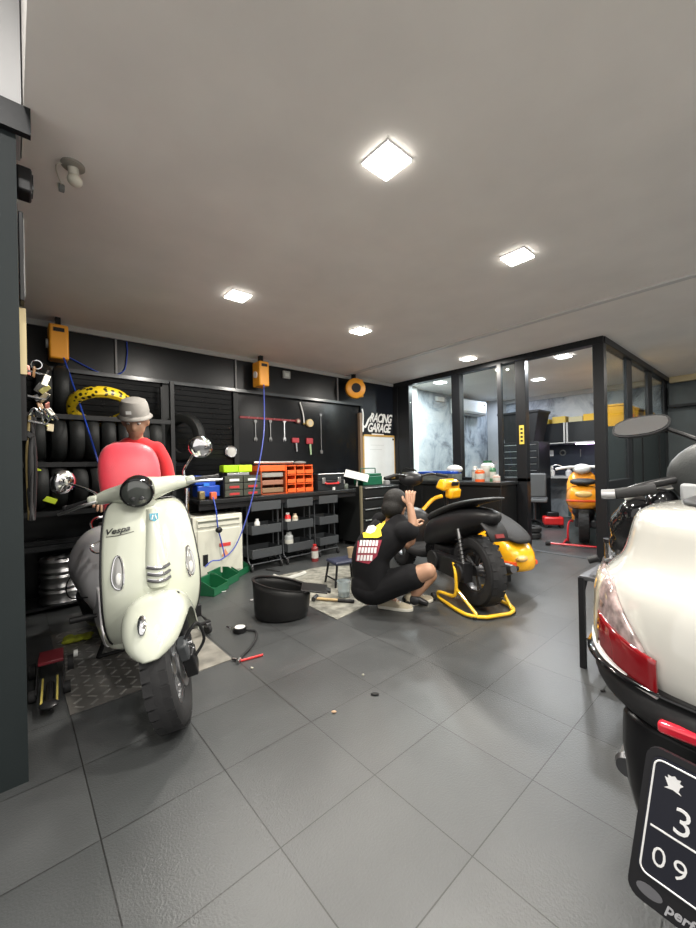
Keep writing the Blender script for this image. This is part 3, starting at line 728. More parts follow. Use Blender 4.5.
for s in (1, -1):
    mb = MB().tube([B(1.62, s*(hl.y-.01), hl.z), B(1.66, s*.30, hl.z+.02)], .019, 12); g = mb.build('grip', M_rubber, bs)
    mb = MB().tube([B(1.612, s*(hl.y+.03), hl.z-.002), B(1.62, s*(hl.y-.01), hl.z)], .018, 12); mb.build('bar_end', M_alu, g)
    mb = MB().tube(smooth([B(1.74, s*.24, 1.05), B(1.72, s*.32, 1.03), B(1.7, s*.4, 1.0)], 4), .008, 8); mb.build('brake_lever', M_alu, bs)
    mb = MB().ell(B(1.76, s*.3, .97), (.09, .055, .07), rot(0, 25, 0)); mb.ell(B(1.82, s*.3, .9), (.07, .06, .07)); mb.build('switch_pod', M_gloss, bs)
    mr = AX(641, 427, 1.85); 
    c = B(1.85, s*mr.y, mr.z)
    mb = MB().tube(smooth([B(1.85, s*.12, 1.12), B(1.86, s*.2, 1.2), c+Vector((.02, -s*.07, -.01))], 5), .008, 8); mb.build('mirror_stem', M_blackm, bs)
    R_ = frame((-1, 0, .4), (0, 0, 1))
    mb = MB(); rg = []
    for zf, k in ((-.012, 1), (.006, .97), (.03, .75), (.04, .4)):
        rg.append([c+R_ @ Vector((.092*k*abs(cos(a))**.8*(1 if cos(a) > 0 else -1), .042*k*abs(sin(a))**.8*(1 if sin(a) > 0 else -1)+.012*cos(a)*s, -zf)) for a in [2*pi*q/24 for q in range(24)]])
    mb.rings(rg); mo = mb.build('mirror', M_blackp, bs)
    mb = MB(); mb.rings([[c+R_ @ Vector((.084*1.0*abs(cos(a))**.8*(1 if cos(a) > 0 else -1), .036*abs(sin(a))**.8*(1 if sin(a) > 0 else -1)+.012*cos(a)*s, k)) for a in [2*pi*q/24 for q in range(24)]] for k in (.012, .0145)]); mb.build('mirror_glass', MATS['mirror_glass'], mo)
mb = MB(); loft_x(mb, [(.5, 0, .72, .3, .2), (.6, 0, .7, .34, .28), (.72, 0, .66, .33, .36), (.85, 0, .66, .25, .36), (.98, 0, .7, .14, .28), (1.05, 0, .72, .06, .15)], 22, 2.8)
mb.build('front_fairing', M_gloss, bs, sub=1)
mb = MB().bb(B(1.5, -.2, .3), B(2.0, .2, .38)); mb.bb(B(1.5, -.12, .38), B(1.9, .12, .6)); mb.build('floorboard', M_blackp, bs, bevel=.03)
for s in (1, -1):
    fwl = thing('front_wheel', None, None); fwl.parent = bs
    mb = MB(); tyre_mb(mb, B(2.42, s*.2, .25), .25, .11, (0, 1, 0)); mb.build('tyre', M_rubber, fwl)
    rim_mb(MB(), B(2.42, s*.2, .25), .155, .09, (0, 1, 0)).build('rim', M_alu, fwl)
    mb = MB().tube([B(2.42, s*.12, .25), B(2.3, s*.1, .5), B(2.2, s*.05, .7)], .022, 8); mb.build('suspension_arm', M_blackm, bs)
# black glossy leg guard and fittings on the left side
mb = MB()
for (x, y, X_, r_) in ((641, 516, 1.75, .075), (635, 527, 1.79, .085), (629, 543, 1.83, .07)):
    p = AX(x, y, X_); mb.ell(B(p.x, p.y, p.z), (r_*1.2, r_, r_), rot(10, 20, 0), 16, 10)
LG = fuse(mb, .012, 12).build('leg_guard', M_gloss, bs)
p = AX(625, 560, 1.8); mb = MB(); mb.box(B(p.x, p.y, p.z), (.1, .05, .09), rot(10, 15, 0)); mb.build('fitting_block', M_blackp, bs, bevel=.012)
p = AX(613, 553, 1.9); MB().tube([B(p.x, p.y-.05, p.z), B(p.x, p.y, p.z+.01)], .022, 12).build('chrome_fitting', M_chrome, bs)
# ================================================================== people
def limb(mb, pts, rs, n=14, k=3):
    P = smooth(pts, k); R_ = []
    for i in range(len(rs)-1):
        for j in range(k): R_.append(rs[i]+(rs[i+1]-rs[i])*j/k)
    R_.append(rs[-1])
    mb.tube(P, R_, n); mb.ell(P[0], (rs[0],)*3, None, 12, 8); mb.ell(P[-1], (rs[-1],)*3, None, 12, 8)
def hand(mb, w, d, palm, curl=.5, side=1, sc=1.0):
    """w wrist point, d direction of the fingers, palm normal; four fingers of different length and a thumb"""
    d = Vector(d).normalized(); n = Vector(palm); n = (n-d*n.dot(d)).normalized(); l = d.cross(n)*side
    w = Vector(w)
    def Q(a, b, c): return w+(d*a+l*b+n*c)*sc
    mb.tube([Q(-.01, 0, 0), Q(.02, 0, 0), Q(.05, 0, .003), Q(.085, 0, .004)], [.026*sc, .03*sc, .037*sc, .036*sc], 12, up=n, flat=.5) if False else None
    for b in (-.026, -.009, .009, .026): limb(mb, [Q(0, b*.5, 0), Q(.045, b*.9, 0), Q(.085, b, .002)], [.016*sc, .0155*sc, .012*sc], 8, 2)
    for b, L, sp in ((-.029, .058, -.12), (-.01, .072, -.03), (.01, .078, .04), (.029, .07, .12)):
        a1, a2 = curl*.7, curl*1.5
        p0 = Q(.08, b, .002); p1 = p0+(d*cos(a1)+n*sin(a1)+l*sp)*L*.5*sc; p2 = p1+(d*cos(a2)+n*sin(a2)+l*sp*.6)*L*.5*sc
        limb(mb, [p0, p1, p2], [.0105*sc, .0092*sc, .0075*sc], 8, 2)
    t0 = Q(.02, .026, .004); t1 = t0+(d*.6+l*.8+n*.3).normalized()*.035*sc; t2 = t1+(d*.85+l*.3+n*.45).normalized()*.03*sc
    limb(mb, [t0, t1, t2], [.014*sc, .012*sc, .0095*sc], 8, 2)
def head(mb, c, R, sc=1.0):
    """face looks along R's +x, up is +z; head height about .23"""
    c = Vector(c)
    def E(p, r, rr=None): mb.ell(c+R @ (Vector(p)*sc), [x*sc for x in r], R @ rr if rr is not None else R, 20, 14)
    E((-.008, 0, .028), (.095, .077, .09)); E((.02, 0, -.03), (.07, .062, .078)); E((.05, 0, -.078), (.028, .032, .026))
    E((.082, 0, -.012), (.02, .013, .03), rot(0, -18, 0)); E((.095, 0, -.028), (.013, .015, .012))
    for s in (-1, 1):
        E((.058, s*.03, .024), (.022, .024, .01)); E((-.0, s*.078, -.005), (.02, .011, .034), rot(0, -10, 0)); E((.055, s*.035, -.025), (.022, .02, .022))
    E((.076, 0, -.052), (.014, .024, .006)); E((.074, 0, -.063), (.014, .02, .007))
def face(parent, c, R, sc=1.0):
    c = Vector(c); W = mat('eye_white', (.7, .68, .65), .3); D = mat('eye_dark', (.02, .012, .008), .3)
    for s in (-1, 1):
        mb = MB(); mb.cur = 0; mb.ell(c+R @ Vector((.072*sc, s*.03*sc, .006*sc)), (.013*sc, .014*sc, .009*sc), R, 12, 8); mb.cur = 1; mb.ell(c+R @ Vector((.081*sc, s*.03*sc, .003*sc)), (.006*sc, .006*sc, .006*sc), R, 10, 6)
        mb.build('eye', [W, D], parent)
        MB().tube([c+R @ (Vector(p)*sc) for p in ((.083, s*.012, .026), (.083, s*.03, .032), (.07, s*.048, .026))], [.003, .0035, .002], 6).build('eyebrow', M_hair, parent)
    MB().tube([c+R @ (Vector(p)*sc) for p in ((.083, -.02, -.057), (.09, 0, -.056), (.083, .02, -.057))], [.002, .004, .002], 6, flat=.7).build('lips', mat('lips', (.3, .12, .09), .5), parent)
def sneaker(name, parent, heel, d, m1, m2, L=.27):
    d = Vector(d); d.z = 0; d.normalize(); l = Vector((-d.y, d.x, 0)); heel = Vector(heel)
    def ring(x, w, z, h): return None
    up_ = MB(); rows = []
    for t, w, h in ((0, .028, .075), (.06, .036, .095), (.2, .038, .1), (.35, .04, .095), (.5, .043, .075), (.7, .047, .055), (.88, .042, .045), (.97, .025, .036), (1, .01, .03)):
        x = t*L; rows.append([heel+d*x+l*(w*cos(a))+Vector((0, 0, .022+max(0, h-.022)*max(0, sin(a))**.8)) for a in [pi*k/12 for k in range(13)]]+[heel+d*x+Vector((0, 0, .02))])
    up_.rings(rows); s = up_.build(name, m1, parent)
    so = MB(); rows = []
    for t, w in ((-.02, .02), (.02, .036), (.15, .042), (.35, .042), (.6, .049), (.8, .05), (.93, .038), (1.02, .012)):
        x = t*L; rows.append([heel+d*x+l*(w*sx)+Vector((0, 0, z)) for sx, z in ((-1, .001), (-1, .026), (1, .026), (1, .001))])
    so.rings(rows); so.build('sole', m2, s, bevel=.004)
    for k in range(4):
        x = (.38+k*.09)*L; z = .098-.012*k
        MB().tube([heel+d*x+l*-.022+Vector((0, 0, z-.008)), heel+d*x+Vector((0, 0, z+.002)), heel+d*x+l*.022+Vector((0, 0, z-.008))], .0035, 6).build('lace', M_wplas, s)

# ---- person standing behind the cream scooter
PB1 = Vector((.79, 3.50, 0)); RZ1 = radians(243)
p1 = thing('person', 'person in red T-shirt and grey bucket hat standing behind the cream scooter, looking down', 'person', PB1, RZ1)
hc1 = Vector((.15, .02, 1.525)); RH = rot(0, 24, 4)
bm_ = MB()
for s in (-1, 1):
    limb(bm_, [(0, s*.09, .86), (.03, s*.1, .48), (-.02, s*.11, .09)], [.085, .062, .042])
    limb(bm_, [(-.03, s*.11, .05), (.08, s*.115, .03), (.13, s*.12, .028)], [.035, .035, .026])
    limb(bm_, [(.055, s*.14, 1.30), (.055, s*.215, 1.06), (.27, s*.17, .93)], [.05, .038, .03])
rows = []
for z, x, hx, hy in ((.84, -.01, .1, .15), (.95, 0, .1, .155), (1.08, .01, .095, .15), (1.2, .03, .105, .17), (1.3, .05, .085, .16), (1.36, .065, .065, .12), (1.39, .08, .055, .07)):
    rows.append([Vector((x+hx*cos(a), hy*sin(a), z)) for a in [2*pi*k/20 for k in range(20)]])
bm_.rings(rows); limb(bm_, [(.07, 0, 1.35), (.11, .01, 1.42), (.14, .015, 1.47)], [.055, .052, .05])
head(bm_, hc1, RH, 1.12)
fb1 = fuse(bm_, .011, 4)
for s in (-1, 1): hand(fb1, (.28, s*.168, .925), (.9, -s*.25, -.15), (0, 0, -1), .6, s, 1.0)
b1 = fb1.build('body', M_skin, p1)
face(b1, hc1, RH, 1.12)
sh = MB(); rows = []
for z, x, hx, hy in ((.86, 0, .125, .18), (.95, 0, .12, .178), (1.08, .01, .112, .17), (1.2, .03, .115, .175), (1.3, .05, .105, .18), (1.36, .065, .082, .14), (1.4, .08, .062, .078)):
    rows.append([Vector((x+hx*cos(a), hy*sin(a), z)) for a in [2*pi*k/20 for k in range(20)]])
sh.rings(rows)
for s in (-1, 1): limb(sh, [(.055, s*.145, 1.31), (.055, s*.2, 1.2), (.06, s*.225, 1.08)], [.062, .06, .057])
sho = fuse(sh, .012, 4).build('t_shirt', mat('red_cotton', (.62, .012, .018), .85, noise=.12, nscale=6, bump=.25, bscale=9, sheen=.3), p1)
pn = MB()
for s in (-1, 1): limb(pn, [(0, s*.09, .88), (.03, s*.1, .48), (-.02, s*.11, .12)], [.105, .085, .07])
pn.ell((0, 0, .88), (.125, .175, .1)); fuse(pn, .014, 3).build('trousers', mat('dark_trousers', (.02, .022, .028), .85, bump=.2, bscale=10), p1)
M_hat = mat('grey_canvas', (.27, .255, .235), .85, noise=.1, bump=.2, bscale=300)
hm = MB().lathe([(.100, -.005), (.101, .03), (.095, .075), (.082, .1), (.05, .112), (.001, .115)], (0, 0, 0), (0, 0, 1), 32)
br = MB(); br.grid([[Vector(((r)*cos(a)*1.02, (r)*sin(a), z)) for a in [2*pi*k/32 for k in range(32)]] for r, z in ((.099, .004), (.108, -.006), (.12, -.018))], True)
TH = lambda p: hc1+RH @ (Vector((p.x*1.04-.005, p.y*.92, p.z+.05))*1.1)
xform(hm, TH); xform(br, TH)
ht = hm.build('bucket_hat', M_hat, p1); br.build('brim', M_hat, ht, solid=.004, soff=0)
lb = MB().box((0, 0, 0), (.003, .036, .022)); xform(lb, lambda p: TH(Vector((.1025+p.x, p.y-.02, p.z+.038)))); lb.build('hat_patch', M_wplas, ht)
hr = MB().ell((0, 0, 0), (.096, .086, .06)); xform(hr, lambda p: hc1+RH @ (p+Vector((-.02, 0, .005)))); hr.build('hair', M_hair, p1)
for s in (-1, 1): sneaker('shoe', p1, (-.08, s*.11, 0), (1, s*.1, 0), M_blackp, M_wplas)

# ---- person crouching beside the black scooter
PB2 = FZ(385, 604)+Vector((0, 0, 0)); PB2.z = 0
p2 = thing('person', 'person in black printed T-shirt crouching on the floor beside the black scooter', 'person', PB2, 0)
def J(x, y, D): return AD(x, y, D)-PB2
pel = J(373, 584, 3.0); sR = J(404, 532, 2.86); sL = J(380, 521, 3.18); nk = J(392, 521, 3.05); hc2 = J(396, 506, 3.08)
chest = (sR+sL)/2+Vector((0, 0, -.03)); mid = (pel*.5+chest*.5)+Vector((-.07, .05, .03))
hipR = J(379, 588, 2.93); hipL = J(383, 583, 3.12); kR = J(428, 571, 2.78); kL = J(430, 575, 3.15)
hl_ = FZ(379, 607, 0)-PB2; fd_ = (FZ(413, 611, 0)-PB2-hl_).normalized(); aR = hl_+fd_*.05+Vector((0, 0, .1)); aL = J(412, 598, 3.12)
elR = J(413, 530, 2.82); wrR = J(410, 505, 2.86); elL = J(408, 545, 3.2); wrL = J(413, 528, 3.15)
bm_ = MB()
def torso(mb, gr):
    ax = [pel, mid, chest, (chest*.35+nk*.65)]
    dl = (sL-sR).normalized(); rows = []
    P = smooth(ax, 5); m = len(P)
    for i, p in enumerate(P):
        t = (P[min(i+1, m-1)]-P[max(i-1, 0)]).normalized(); l = (dl-t*dl.dot(t)).normalized(); f = t.cross(l)
        u = i/(m-1); hw = lerp([(0, .165), (.33, .155), (.6, .175), (.8, .16), (1, .07)], u)+gr; hd = lerp([(0, .12), (.33, .115), (.6, .115), (.8, .09), (1, .06)], u)+gr
        rows.append([p+l*hw*cos(a)+f*hd*sin(a) for a in [2*pi*k/20 for k in range(20)]])
    mb.rings(rows); mb.ell(pel, (.15+gr, .15+gr, .13+gr))
torso(bm_, 0)
limb(bm_, [hipR, kR], [.09, .06]); limb(bm_, [kR, (kR+aR)/2+Vector((-.02, 0, 0)), aR], [.058, .05, .036])
limb(bm_, [hipL, kL], [.09, .06]); limb(bm_, [kL, (kL+aL)/2, aL], [.058, .05, .036])
limb(bm_, [aR, aR+fd_*.1-Vector((0, 0, .05))], [.034, .025]); limb(bm_, [aL, aL+Vector((.08, -.02, -.05))], [.034, .025])
limb(bm_, [sR, elR, wrR], [.052, .038, .026]); limb(bm_, [sL, elL, wrL], [.052, .038, .026])
limb(bm_, [nk, (nk+hc2)/2, hc2], [.056, .052, .055])
RH2 = rot(0, 22, 12); head(bm_, hc2, RH2, 1.0)
fb2 = fuse(bm_, .011, 4)
hand(fb2, wrR, (.18, .1, 1), (.8, .5, .0), .95, 1, .95); hand(fb2, wrL, (.6, .2, .5), (0, -.3, -1), .8, -1, .95)
b2 = fb2.build('body', M_skin, p2); face(b2, hc2, RH2, 1.0)
M_bc = mat('black_cotton', (.007, .007, .008), .9, spec=.2, noise=.15, nscale=8, bump=.4, bscale=9)
sh = MB(); torso(sh, .022); limb(sh, [sR, sR*.4+elR*.6], [.08, .074]); limb(sh, [sL, sL*.4+elL*.6], [.072, .066])
sho2 = fuse(sh, .012, 4).build('t_shirt', M_bc, p2)
pn = MB(); pn.ell(pel+Vector((0, 0, -.03)), (.18, .175, .12)); limb(pn, [hipR, hipR*.32+kR*.68], [.115, .095]); limb(pn, [hipL, hipL*.32+kL*.68], [.115, .095])
fuse(pn, .012, 4).build('shorts', M_bc, p2)
hr = MB(); hr.ell(hc2+RH2 @ Vector((-.022, 0, .035)), (.11, .098, .1), RH2); hr.ell(hc2+RH2 @ Vector((-.055, 0, -.04)), (.08, .088, .08), RH2)
fuse(hr, .01, 6).build('hair', M_hair, p2)
M_khaki = mat('khaki_canvas', (.42, .37, .27), .8, noise=.1)
hl_ = FZ(379, 607, 0)-PB2; sneaker('shoe', p2, hl_, FZ(413, 611, 0)-PB2-hl_, M_khaki, mat('off_white_rubber', (.62, .6, .52), .6))
hl2 = aL.copy(); hl2.z = 0; sneaker('shoe', p2, hl2+Vector((-.06, .02, 0)), (1, -.25, 0), M_khaki, MATS['off_white_rubber'])
# print on the back of the T-shirt, laid on the shirt surface
def onshirt(x, y):
    d = ray(x, y); dg = bpy.context.evaluated_depsgraph_get(); dg.update()
    hit, loc, nor, _ = sho2.ray_cast(Vector((0, 0, H))-PB2, d.normalized())
    if not hit: return None, None
    if nor.dot(d) > 0: nor = -nor
    return loc, nor
bpy.context.view_layer.update()
def decal(name, poly, m, off=.004, dens=5):
    """a flat outline wrapped on the shirt"""
    c = (sum(p[0] for p in poly)/len(poly), sum(p[1] for p in poly)/len(poly)); mb = MB(); n = len(poly); V = []; Fs = []
    P2 = []
    for i in range(n):
        a, b = poly[i], poly[(i+1) % n]
        P2 += [(a[0]+(b[0]-a[0])*k/3, a[1]+(b[1]-a[1])*k/3) for k in range(3)]
    m_ = len(P2); rings = []
    for sc in (1, .66, .33):
        for p in P2:
            l, nn = onshirt(c[0]+(p[0]-c[0])*sc, c[1]+(p[1]-c[1])*sc)
            if l is None: return None
            V.append(l+nn*off)
    l, nn = onshirt(*c); V.append(l+nn*off)
    for r in (0, 1):
        for i in range(m_): Fs.append((r*m_+i, r*m_+(i+1) % m_, (r+1)*m_+(i+1) % m_, (r+1)*m_+i))
    for i in range(m_): Fs.append((2*m_+i, 2*m_+(i+1) % m_, 3*m_))
    mb.add(V, Fs); return mb.build(name, m, sho2)
M_pw2 = mat('print_white', (.72, .7, .7), .7); M_py = mat('print_yellow', (.8, .6, .03), .7); M_pr2 = mat('print_maroon', (.25, .02, .04), .7)
decal('shirt_print', [(358, 541), (382, 540), (377, 556), (369, 564), (356, 561)], M_pr2, .003)
decal('shirt_print', [(366, 532.5), (369, 526.5), (374, 525.5), (377, 528), (375, 532), (371, 534)], M_pw2, .006)
decal('shirt_print', [(363, 533), (372, 534), (377, 526), (387, 519), (385, 524), (381, 530), (382, 536), (378, 538), (364, 538)], M_py, .005)
for y0, x0, x1 in ((540.5, 360, 380), (547.5, 358.5, 378), (555, 357.5, 374)):
    x = x0
    while x < x1-2:
        decal('shirt_print', [(x+.7, y0), (x+3.0, y0), (x+2.2, y0+5.6), (x-.1, y0+5.6)], M_pw2, .0055); x += 3.1
# ================================================================== black scooter on a yellow paddock stand
def wheel_set(parent, c, R, w, rimm, name='rear_wheel', rr=.6, n=28):
    e = thing(name, None, None); e.parent = parent
    mb = MB(); tyre_mb(mb, c, R, w, (0, 1, 0), rr); tread(mb, c, R-.001, w, (0, 1, 0), n); mb.build('tyre', M_rubber, e)
    rim_mb(MB(), c, R*rr*1.01, w*.8, (0, 1, 0)).build('rim', rimm, e); return e
KB = FZ(478, 607); KB.z = 0
ks = thing('black_scooter', 'matte black scooter, rear wheel held up on a yellow tube stand, being repaired', 'scooter', KB, radians(66))
wheel_set(ks, (0, 0, .29), .275, .14, M_dsteel)
wheel_set(ks, (1.36, 0, .262), .262, .11, M_dsteel, 'front_wheel')
mb = MB(); loft_x(mb, [(-.27, 0, .74, .035, .03), (-.2, 0, .73, .08, .06), (-.03, 0, .7, .125, .1), (.15, 0, .64, .155, .14), (.35, 0, .58, .165, .15), (.55, 0, .52, .15, .15), (.66, 0, .46, .12, .12), (.72, 0, .42, .08, .06)], 22, 2.3)
mb.build('side_panel', mat('satin_black', (.012, .012, .013), .38, spec=.4), ks, sub=1)
mb = MB(); loft_x(mb, [(-.3, 0, .88, .03, .008), (-.25, 0, .875, .08, .014), (-.08, 0, .85, .12, .02), (.15, 0, .795, .14, .032), (.32, 0, .735, .145, .042), (.5, 0, .67, .13, .05), (.62, 0, .64, .1, .045), (.68, 0, .63, .05, .02)], 20, 2.6)
mb.build('seat', mat('seat_vinyl', (.02, .021, .021), .5, bump=.1, bscale=150), ks, sub=1)
mb = MB(); mb.grid([[Vector((-.18, y, .69)) for y in (-.09, 0, .09)], [Vector((-.24, y, .64)) for y in (-.085, 0, .085)], [Vector((-.28, y, .57)) for y in (-.075, 0, .075)]]); hg = mb.build('rear_mudguard', M_matte, ks, solid=.012, soff=0)
MB().box((-.275, 0, .605), (.012, .07, .03), rot(0, 30, 0)).build('tail_reflector', mat('dull_red', (.16, .02, .02), .3), hg)
for s in (-1, 1):
    sb_ = MB().tube([(-.02, s*.13, .3), (.05, s*.135, .62)], .014, 8).build('shock_absorber', M_steel, ks); hl = []
    for k in range(60):
        t = k/59; a = t*pi*14; hl.append((-.01+.055*t+.026*cos(a), s*.132+.026*sin(a), .36+.2*t))
    MB().tube(hl, .0045, 5).build('spring', M_blackm, sb_)
mb = MB(); mb.box((.18, .13, .3), (.5, .08, .15)); mb.tube([(.0, .13, .29), (.0, .19, .29)], .07, 16); mb.tube([(.38, .13, .3), (.38, .19, .3)], .085, 18); mb.box((.36, 0, .33), (.26, .2, .18)); mb.cyl((.45, 0, .35), (.7, 0, .38), .07, 14)
for k in range(6): mb.cyl((.5+.03*k, 0, .356), (.508+.03*k, 0, .357), .1, 14)
mb.build('engine', M_blackm, ks, bevel=.012)
mb = MB(); mb.tube(smooth([(.55, -.1, .25), (.35, -.15, .2), (.1, -.17, .26), (-.2, -.18, .33)], 4), [.02]*5+[.03, .04, .05, .052, .052, .052, .045, .03][:8], 14); mb.build('exhaust', M_dsteel, ks)
mb = MB(); loft_x(mb, [(.66, 0, .3, .14, .06), (.8, 0, .27, .15, .05), (1.0, 0, .27, .15, .05), (1.08, 0, .32, .14, .08)], 18, 3); mb.build('floorboard', M_matte, ks, sub=1)
mb = MB(); loft_x(mb, [(.98, 0, .42, .17, .17), (1.04, 0, .45, .2, .22), (1.12, 0, .47, .17, .22), (1.2, 0, .5, .09, .16), (1.24, 0, .52, .04, .08)], 20, 2.8); mb.build('front_shield', MATS['satin_black'], ks, sub=1)
mb = MB(); mb.cyl((1.3, 0, .28), (1.12, 0, .95), .03); 
for s in (-1, 1): mb.tube([(1.36, s*.08, .262), (1.28, s*.07, .55)], .02, 8)
mb.tube(smooth([(1.0, -.36, 1.0), (1.05, -.2, 1.03), (1.08, 0, 1.0), (1.05, .2, 1.03), (1.0, .36, 1.0)], 5), .013, 8); mb.build('fork_and_bar', M_blackm, ks)
for s in (-1, 1): MB().tube([(1.01, s*.24, 1.025), (.985, s*.36, 1.0)], .018, 10).build('grip', M_rubber, ks)
mb = MB(); mb.ell((1.12, 0, .98), (.09, .14, .08)); mb.build('headset', MATS['satin_black'], ks)
mb = MB(); 
for k in range(5): mb.tube(smooth([(.5+.08*k, -.16, .42), (.45+.07*k, -.2, .34+.03*k), (.6+.03*k, -.17, .3)], 4), .008, 6)
mb.build('loose_hoses', M_blackp, ks)
# stand
yst = thing('paddock_stand', 'yellow steel tube paddock stand under the rear wheel of the black scooter', 'stand', (KB.x, KB.y, 0), radians(66))
M_yst = mat('yellow_enamel', (.85, .5, .02), .3, coat=.4)
mb = MB()
for s, nm in ((1, 1), (-1, 1)):
    mb.tube(smooth([(.10, s*.15, .35), (.04, s*.18, .33), (-.0, s*.195, .28), (-.0, s*.195, .15), (.04, s*.2, .1), (.2, s*.21, .08), (.25, s*.21, .06), (.24, s*.21, .03), (.05, s*.215, .022), (-.13, s*.21, .022), (-.21, s*.16, .022)], 4), .0135, 10)
mb.tube([(-.21, -.16, .022), (-.24, -.1, .022), (-.24, .1, .022), (-.21, .16, .022)], .0135, 10)
yst_f = mb.build('frame', M_yst, yst)
for s in (-1, 1):
    MB().tube([(-.0, s*.195, .17), (-.2, s*.155, .03)], .012, 8).build('brace', M_yst, yst)
    MB().lathe([(.001, -.014), (.03, -.014), (.034, -.008), (.034, .008), (.03, .014), (.001, .014)], (.25, s*.25, .036), (0, 1, 0), 16).build('roller', M_rubber, yst)
    MB().tube([(-.2, s*.17, .0), (-.2, s*.17, .02)], .018, 10).build('foot', M_rubber, yst)
# ---- yellow scooter body behind
YB = Vector((3.40, 1.6, 0)); 
ys = thing('yellow_scooter', 'yellow and orange scooter body with black seat pad, lowered behind the black scooter', 'scooter', YB, radians(68))
M_yb = mat('yellow_gloss', (.85, .42, .01), .22, coat=.7); M_or = mat('orange_stripe', (.75, .08, .01), .3, coat=.5)
def yp(n, m, secs, e=2.6, **k): mb = MB(); loft_x(mb, secs, 20, e); return mb.build(n, m, ys, **k)
yp('tail_panel', M_yb, [(-.12, -.02, .25, .05, .05), (-.08, 0, .27, .13, .1), (.05, 0, .31, .19, .17), (.25, 0, .37, .21, .2), (.5, 0, .42, .18, .17), (.7, 0, .45, .13, .13), (.8, 0, .46, .05, .05)], 2.8, sub=1)
yp('side_stripe', M_or, [(-.085, 0, .25, .135, .022), (.05, 0, .25, .197, .035), (.25, 0, .29, .22, .04), (.5, 0, .36, .192, .04), (.68, 0, .42, .145, .03)], 5)
yp('seat_pad', M_matte, [(-.1, 0, .43, .08, .02), (.02, 0, .48, .15, .045), (.25, 0, .57, .18, .05), (.5, 0, .64, .16, .05), (.62, 0, .66, .08, .02)], 2.6, sub=1)
for k in range(2): MB().box((.06+.07*k, .19, .37), (.014, .04, .065), rot(0, -30, 0)).build('vent_slot', M_blackp, ys)
MB().box((-.07, .1, .22), (.06, .08, .035), rot(0, 0, 40)).build('lamp_recess', M_blackp, ys, bevel=.01)
mb = MB().ell((-.095, .05, .3), (.035, .06, .03)); mb.build('tail_light', mat('amber_lens', (.7, .45, .15), .12, coat=1), ys)
mb = MB().tube(smooth([(.5, .02, .68), (.3, .02, .62), (.1, .0, .53)], 4), .012, 8); mb.build('grab_rail', mat('worn_brass', (.4, .3, .12), .4, .6), ys)
mb = MB(); loft_x(mb, [(1.0, 0, .4, .1, .1), (1.05, 0, .42, .15, .16), (1.12, 0, .44, .12, .18), (1.2, 0, .45, .05, .1)], 20, 2.8); mb.build('front_shield', M_yb, ys, sub=1)
hp = AD(447, 487, 4.45)-YB; cs, sn = cos(-radians(68)), sin(-radians(68)); hp = Vector((hp.x*cs-hp.y*sn, hp.x*sn+hp.y*cs, hp.z))
mb = MB(); mb.box(hp+Vector((0, -.02, .03)), (.14, .3, .12), rot(0, -15, 15), taper=.8); mb.box(hp+Vector((-.03, -.06, -.07)), (.1, .2, .12), rot(0, -10, 20)); mb.build('headset', M_yb, ys, bevel=.03)
mb = MB().box(hp+Vector((-.09, -.05, .04)), (.03, .1, .05), rot(0, -15, 15)); mb.build('instrument_recess', M_blackp, ys, bevel=.01)
mb = MB().tube(smooth([hp+Vector((-.02, .08, -.1)), hp+Vector((-.0, .2, -.14)), hp+Vector((.02, .36, -.3))], 4), .022, 8); mb.build('shield_rim', M_yb, ys)
mb = MB().tube([hp+Vector((.02, 0, -.05)), (1.1, 0, .5)], .03, 8); mb.build('steering_tube', M_blackm, ys)
mb = MB(); mb.bb((.3, -.1, .1), (1.05, .1, .2)); mb.bb((.2, -.1, .0), (.3, .1, .3)); mb.bb((.95, -.12, 0), (1.05, .12, .3)); mb.build('underframe', M_blackm, ys, bevel=.01)

# ---- scooter in the office on a red stand
OB = Vector((5.85, 1.84, 0))
osn = thing('office_scooter', 'orange and yellow scooter on a red stand inside the office, seen from behind', 'scooter', OB, radians(18))
wheel_set(osn, (0, 0, .27), .25, .13, M_dsteel)
wheel_set(osn, (1.3, 0, .25), .25, .11, M_dsteel, 'front_wheel')
M_ob = mat('orange_gloss', (.85, .3, .02), .2, coat=.8, noise=.25, nscale=9)
mb = MB(); loft_x(mb, [(-.2, 0, .64, .12, .12), (-.14, 0, .64, .2, .165), (.1, 0, .62, .22, .18), (.4, 0, .58, .2, .18), (.6, 0, .5, .1, .12)], 20, 2.8); bdy = mb.build('rear_body', M_ob, osn, sub=1)
mb = MB(); loft_x(mb, [(-.205, 0, .6, .13, .022), (-.15, 0, .6, .205, .026), (.1, 0, .58, .225, .03), (.4, 0, .56, .2, .03)], 20, 2.8); mb.build('body_stripe', M_or, bdy, sub=1)
mb = MB().ell((-.19, 0, .69), (.03, .1, .045)); mb.build('tail_light', mat('amber_lens', (.7, .45, .15), .12), bdy)
mb = MB(); loft_x(mb, [(-.22, 0, .84, .08, .02), (-.12, 0, .85, .15, .045), (.2, 0, .84, .17, .05), (.6, 0, .8, .12, .05), (.7, 0, .78, .04, .02)], 18, 2.6); mb.build('seat', M_matte, osn, sub=1)
mb = MB(); loft_x(mb, [(-.17, 0, .46, .1, .05), (0, 0, .44, .15, .08), (.3, 0, .4, .14, .1), (.6, 0, .35, .1, .08)], 16, 2.6); mb.build('under_tray', M_blackp, osn, sub=1)
mb = MB(); mb.box((.4, 0, .3), (.5, .22, .2)); mb.cyl((0, -.12, .27), (.3, -.12, .3), .06); mb.build('engine', M_dgrey, osn, bevel=.02)
mb = MB(); loft_x(mb, [(.9, 0, .5, .17, .25), (1.0, 0, .6, .22, .38), (1.08, 0, .62, .18, .38), (1.15, 0, .62, .06, .3)], 18, 2.8); mb.bb((.6, -.15, .24), (1.0, .15, .3)); mb.build('leg_shield', M_ob, osn)
